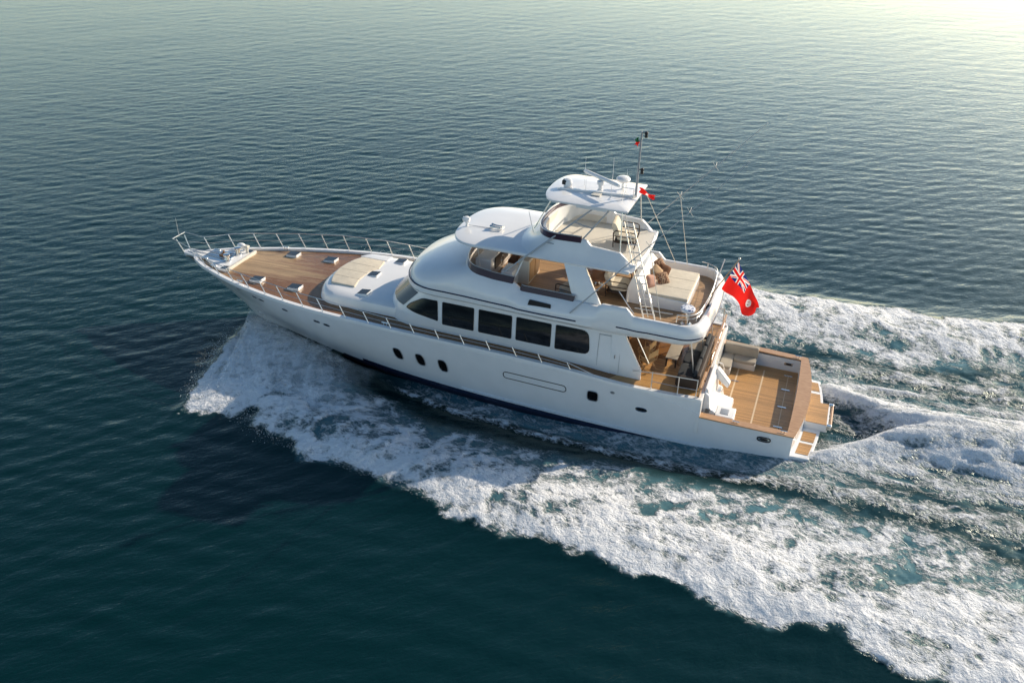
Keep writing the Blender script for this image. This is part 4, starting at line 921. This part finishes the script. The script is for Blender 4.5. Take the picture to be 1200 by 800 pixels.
b = MB(); b.box(11.26, 11.36, -.35, .55, 5.36, 5.85); b.build('backrest', BROWNC, t, bevel=.04)
b = MB(); b.lathe((11.5, .1, 4.89), [(.18, 0), (.18, .03), (.06, .06), (.06, .37)], 14); b.build('pedestal', CHROME, t)
t = thing('stool', 'round stool with blue and white patterned top at the aft flybridge corner', 'stool', (4.34, -1.80, 4.89))
b = MB(); b.lathe((4.34, -1.80, 4.89), [(.20, 0), (.20, .04), (.11, .08), (.11, .52), (.2, .55)], 18); b.build('pedestal', CHROME, t)
b = MB(); b.lathe((4.34, -1.80, 5.44), [(.24, 0), (.26, .03), (.26, .10), (.22, .14), (.05, .15)], 24); b.build('seat', BLUEPRINT, t)
# aft deck furniture
def director(org, rz, lab):
    t = thing('folding_chair', lab, 'chair', (0, 0, 0), 'tan folding chairs on the aft deck')
    for sg in (-1, 1):
        b = MB(); y = sg * .27; b.tube([(-.22, y, .02), (.20, y, .42)], .018, 6); b.tube([(.22, y, .02), (-.20, y, .42)], .018, 6); b.tube([(-.22, y, .62), (.24, y, .62)], .024, 6); b.tube([(.20, y, .40), (.22, y, .86)], .018, 6); b.tube([(-.20, y, .42), (-.20, y, .62)], .018, 6); b.build('side_frame', OAK, t)
    b = MB(); b.box(-.20, .20, -.26, .26, .42, .445); b.build('seat', GOLDC, t, bevel=.008)
    b = MB(); b.box(.205, .235, -.28, .28, .62, .86); b.build('backrest', GOLDC, t, bevel=.008)
    place(t, org, rz); return t
d0 = director((5.55, -1.70, 2.67), 2.7, 'tan folding chair nearest the side wall end on the aft deck')
dup(d0, (5.75, -1.05, 2.67), 2.9, 'tan folding chair next to the saloon doors, further inboard of the pair')
t = thing('wicker_sofa', 'dark wicker sofa with charcoal cushions along the wooden balustrade', 'sofa', (3.95, -.9, 2.67))
b = MB(); b.box(3.55, 4.35, -2.45, .75, 2.74, 2.98); b.box(3.50, 3.62, -2.45, .75, 2.74, 3.30); b.box(3.55, 4.3, -2.52, -2.40, 2.74, 3.18); b.box(3.55, 4.3, .70, .82, 2.74, 3.18); b.build('frame', RATTAN, t, bevel=.02)
for k in range(3):
    b = MB(); y = -2.36 + k * 1.03; cushion(b, 3.66, 4.34, y, y + 1.0, 2.98, 3.12); b.build('seat_cushion', CHARC if k != 2 else TAUPE, t)
    b = MB(); b.box(3.62, 3.76, y + .03, y + .97, 3.10, 3.42); b.build('back_cushion', CHARC, t, bevel=.05)
t = thing('coffee_table', 'low dark table with pale top in front of the wicker sofa', 'table', (4.75, -.6, 2.67))
b = MB(); b.box(4.55, 5.0, -1.2, .1, 3.02, 3.06); b.build('tabletop', TAUPE, t, bevel=.01)
for s in (4.6, 4.95):
    for y in (-1.14, .04): b = MB(); b.box(s - .025, s + .025, y - .025, y + .025, 2.665, 3.02); b.build('leg', RATTAN, t)
t = thing('dining_table', 'long honey wood dining table in the shade of the aft deck', 'table', (5.3, 1.2, 2.67))
b = MB(); b.prism(round_poly([(4.75, .55), (5.85, .55), (5.85, 2.05), (4.75, 2.05)], .15), 3.36, 3.41); b.build('tabletop', WOODV, t, bevel=.01)
b = MB(); b.lathe((5.3, 1.3, 2.665), [(.3, 0), (.3, .04), (.08, .08), (.08, .66), (.2, .70)], 14); b.build('table_leg', OAK, t)
# cockpit sofa, starboard forward corner
t = thing('corner_sofa', 'taupe L shaped sofa in the starboard corner of the cockpit', 'sofa', (2.6, 2.3, 1.35))
b = MB(); b.box(1.90, 3.24, 2.02, 2.62, 1.352, 1.62); b.box(2.78, 3.24, 1.30, 2.05, 1.352, 1.62); b.build('base', mat('pale_sofa_base', (.56, .52, .46), .6), t, bevel=.02)
b = MB(); cushion(b, 1.90, 2.80, 1.98, 2.50, 1.62, 1.76); b.build('seat_cushion', TAUPE, t)
b = MB(); cushion(b, 2.78, 3.24, 1.28, 2.50, 1.62, 1.76); b.build('seat_cushion', TAUPE, t)
b = MB(); b.box(1.88, 3.22, 2.44, 2.70, 1.70, 2.16); b.build('backrest', TAUPE, t, bevel=.06)
# ------------------------------------------------------------------ flags
def union(u, v):
    """colour index (0 red 1 white 2 blue) of the union canton, u along the fly 0..1, v from the top 0..1"""
    x, y = (u - .5) * 2, (v - .5)                                            # 2:1 canton
    ax, ay = abs(x), abs(y)
    if ay < .10 or ax < .10: return 0
    if ay < .165 or ax < .165: return 1
    for d, q in ((y - x / 2, 1), (y + x / 2, -1)):
        e = d / math.sqrt(1.25)
        if abs(e) < .10:
            s_ = 1 if (x * q > 0) == (q > 0) else -1
            off = e * (1 if x > 0 else -1) * q
            return 0 if -.005 < off < .062 else 1
    return 2
def badge(u, v):
    r = math.hypot((u - .75) * 2.0, (v - .52) * 1.0)
    if r < .165: return 1 if (r > .115 or math.sin((u - .75) * 70) * math.cos((v - .52) * 38) > -.2) else 3
    return None
t = thing('red_ensign', 'red British ensign with union canton and white badge flying from the stern staff', 'flag', (3.97, 0, 5.0))
b = MB(); b.tube([(3.98, 0, 5.0), (3.03, 0, 6.90)], [.026, .018], 8); st = b.build('flag_staff', TEAKCAP, t)
b = MB(); b.ball((3.02, 0, 6.93), .045); b.build('finial', CHROME, st)
NU, NV = 168, 84; b = MB(); P = np.zeros((NU + 1, NV + 1, 3))
top = [(3.04, 6.80), (2.86, 6.50), (2.62, 6.22), (2.42, 5.90), (2.25, 5.52), (2.06, 5.14)]; bot = [(3.49, 5.66), (3.26, 5.50), (2.98, 5.36), (2.74, 5.16), (2.60, 4.92), (2.36, 4.68)]
for i in range(NU + 1):
    u = i / NU; T = [pch(u, np.linspace(0, 1, 6), [p[k] for p in top]) for k in (0, 1)]; B_ = [pch(u, np.linspace(0, 1, 6), [p[k] for p in bot]) for k in (0, 1)]
    for j in range(NV + 1):
        v = j / NV; amp_ = .16 * u ** .7
        P[i, j] = (T[0] + (B_[0] - T[0]) * v + .03 * u * math.sin(9 * v), amp_ * math.sin(8.5 * u - 2.2 * v + .5) + .05 * u * math.sin(15 * u + 5 * v), T[1] + (B_[1] - T[1]) * v + .05 * u * math.sin(7 * v + 6 * u) * (v > 0))
b.v = [tuple(p) for p in P.reshape(-1, 3)]
for i in range(NU):
    for j in range(NV):
        u, v = (i + .5) / NU, (j + .5) / NV
        mi = union(u * 2, v * 2) if u < .5 and v < .5 else (badge(u, v) or 0) if badge(u, v) is not None else 0
        b.f.append([i * (NV + 1) + j, (i + 1) * (NV + 1) + j, (i + 1) * (NV + 1) + j + 1, i * (NV + 1) + j + 1]); b.mi.append(mi)
b.build('flag', [REDM, WHITEC, BLUEM, PINKC], t, smooth=180)
def small_flag(name, lab, org, pts, w, mats, split=None):
    b = MB(); n = 16; vs_ = []
    for i in range(n + 1):
        u = i / n; s, y, z = [np.interp(u, np.linspace(0, 1, len(pts)), [p[k] for p in pts]) for k in range(3)]
        for j in range(7):
            v = j / 6; vs_.append((s + .03 * math.sin(9 * v + 5 * u), y + .05 * math.sin(8 * u + 3 * v), z - w * v * (1 - .3 * u)))
    b.v = vs_
    for i in range(n):
        for j in range(6): b.f.append([i*7+j, (i+1)*7+j, (i+1)*7+j+1, i*7+j+1]); b.mi.append(split(i / n, j / 6) if split else 0)
    return tag(b.build(name, mats, None, org=org, smooth=180), lab, 'flag')
def crescent(u, v): return 1 if .42 < u < .62 and .25 < v < .75 else 0
small_flag('courtesy_flag', 'small bunched red flag streaming aft from the foot of the mast', (6.85, 0, 8.9), [(6.86, .02, 9.0), (6.66, .06, 8.92), (6.50, -.02, 8.82), (6.30, .05, 8.75)], .20, [REDM, WHITEC], crescent)
small_flag('signal_flag', 'tiny green and red flag hanging near the top of the mast', (7.1, 0, 10.75), [(7.06, .0, 10.78), (7.14, .02, 10.76), (7.18, .0, 10.75)], .32, [GREENM, REDM], lambda u, v: 0 if v < .45 else 1)

# ------------------------------------------------------------------ spray: thin torn sheets at the bow and loose drops over the crests
def spray_material():
    m = mat('spray_mist', (.86, .88, .89), .9, spec=.1); g = NG(m)
    at = g.n('Attribute'); at.attribute_name = 'dens'
    n1 = g.noise(g.coord((1, 1, 1)), 3.0, 6, .7, .6)
    a = g.math('MULTIPLY', at.outputs['Fac'], g.math('ADD', .12, g.math('MULTIPLY', g.math('SUBTRACT', n1, .34), 2.3)), True)
    tr = g.n('BsdfTransparent'); mx = g.n('MixShader'); out = g.t.nodes['Material Output']
    g.l(a, mx.inputs[0]); g.l(tr.outputs[0], mx.inputs[1]); g.l(g.b.outputs[0], mx.inputs[2]); g.l(mx.outputs[0], out.inputs['Surface'])
    g.b.inputs['Subsurface Weight'].default_value = .0
    return m
SPRAY = spray_material()
def spray_sheet(layers):
    V, F, DN = [], [], []
    for sg in (-1, 1):
        for (lift, thr, dens, x1, seed) in layers:
            nu, nv = 90, 34; base = len(V)
            for i in range(nu + 1):
                u = i / nu; s = 24.0 - (24.0 - x1) * u; zw = .05
                y0 = np.interp(-s, [-24, -23, -22, -20, -17], [.10, .55, .95, 1.7, 2.7]) + .02
                y1 = np.interp(-s, [-24, -23.2, -22.4, -21, -18, -15], [.9, 3.6, 6.2, 6.6, 7.2, 7.8]) * thr
                for j in range(nv + 1):
                    v = j / nv; q = fbm(np.array(u * 7 + seed), np.array(v * 4.), seed, 3) - .5
                    yy = y0 + (y1 - y0) * v; hh = lift * (1 - .45 * u) * (math.sin(math.pi * v ** .8) + .25 * (1 - v)) + .25 * q * v
                    V.append((-(s) + 1.1 * v * v * (.4 + u) + .25 * q, sg * yy, hh + .12))
                    e = float(smooth01(.0, .16, u + .10 * q * 2 - .02)) * (1 - smooth01(.72, 1, u)) * (1 - smooth01(.80, 1, v)) * float(smooth01(-.02, .12, v))
                    st_ = .35 + 1.3 * abs(float(fbm(np.array((u * 22 - v * 5)), np.array(v * 3.), seed + 5, 3)) - .2)
                    DN.append(float(dens * e * st_))
            for i in range(nu):
                for j in range(nv): a = base + i * (nv + 1) + j; F.append((a, a + nv + 1, a + nv + 2, a + 1))
    me = bpy.data.meshes.new('bow_spray'); me.from_pydata(V, [], F); me.materials.append(SPRAY)
    at = me.attributes.new('dens', 'FLOAT', 'POINT'); at.data.foreach_set('value', np.array(DN, np.float32))
    me.polygons.foreach_set('use_smooth', np.ones(len(F), bool))
    o = bpy.data.objects.new('bow_spray', me); COL.objects.link(o); o['kind'] = 'stuff'; o['label'] = 'pale mist of spray fanning out from the bow'; o['category'] = 'spray'
spray_sheet([(.75, 1.0, .75, 16.5, 3), (.55, 1.06, .6, 15.5, 9), (.95, .88, .35, 18.0, 15)])
def drops():
    pts, rad = [], []
    def put(x, y, z, r): pts.append((x, y, z)); rad.append(r)
    for sg in (-1, 1):
        for _ in range(5000):                                                # along the outer crest of the bow wave
            x = -23.6 + 15 * rng.random() ** 1.3; o = np.interp(x, OUT_X, OUT_Y)
            y = o - abs(rng.normal()) * .6 - .05 + .25 * (x < -17) * rng.normal(); k = max(.08, 1 - (x + 23) / 22)
            put(x + rng.normal() * .1, sg * y, .15 + abs(rng.normal()) * .30 * k, .006 + .014 * rng.random() ** 3)
    for _ in range(5000):                                                    # rooster tail crests
        x = .7 + 9 * rng.random(); sg = rng.choice((-1, 1)); cy = np.interp(x, [0, .6, 2, 3.5, 5, 7, 40], [2.9, 2.6, 1.75, .7, .25, 0, 0])
        put(x, sg * (cy + rng.normal() * .28), np.interp(x, [0, 1, 2.5, 4.5, 6.5, 9], [.1, .3, .45, .85, 1.05, .95]) + abs(rng.normal()) * .16, .006 + .014 * rng.random() ** 3)
    P = np.array(pts); R_ = np.array(rad); n = len(P)
    T = np.array([(1, 1, 1), (1, -1, -1), (-1, 1, -1), (-1, -1, 1)]) / 1.732
    A = rng.random((n, 3, 3)) - .5; Q, _ = np.linalg.qr(A)
    V = (P[:, None, :] + np.einsum('nij,kj->nki', Q, T) * R_[:, None, None]).reshape(-1, 3)
    f = np.array([(0, 1, 2), (0, 3, 1), (0, 2, 3), (1, 3, 2)]); F = (np.arange(n)[:, None, None] * 4 + f[None]).reshape(-1, 3)
    me = bpy.data.meshes.new('spray_drops'); me.vertices.add(len(V)); me.vertices.foreach_set('co', V.astype(np.float32).ravel())
    me.loops.add(F.size); me.loops.foreach_set('vertex_index', F.astype(np.int32).ravel()); me.polygons.add(len(F))
    me.polygons.foreach_set('loop_start', np.arange(0, F.size, 3, dtype=np.int32)); me.polygons.foreach_set('loop_total', np.full(len(F), 3, np.int32)); me.update(); me.validate()
    me.materials.append(mat('water_drops', (.86, .88, .89), .6)); o = bpy.data.objects.new('spray_drops', me); COL.objects.link(o); o['kind'] = 'stuff'
    o['label'] = 'loose white drops thrown up along the wave crests'; o['category'] = 'spray'
drops()
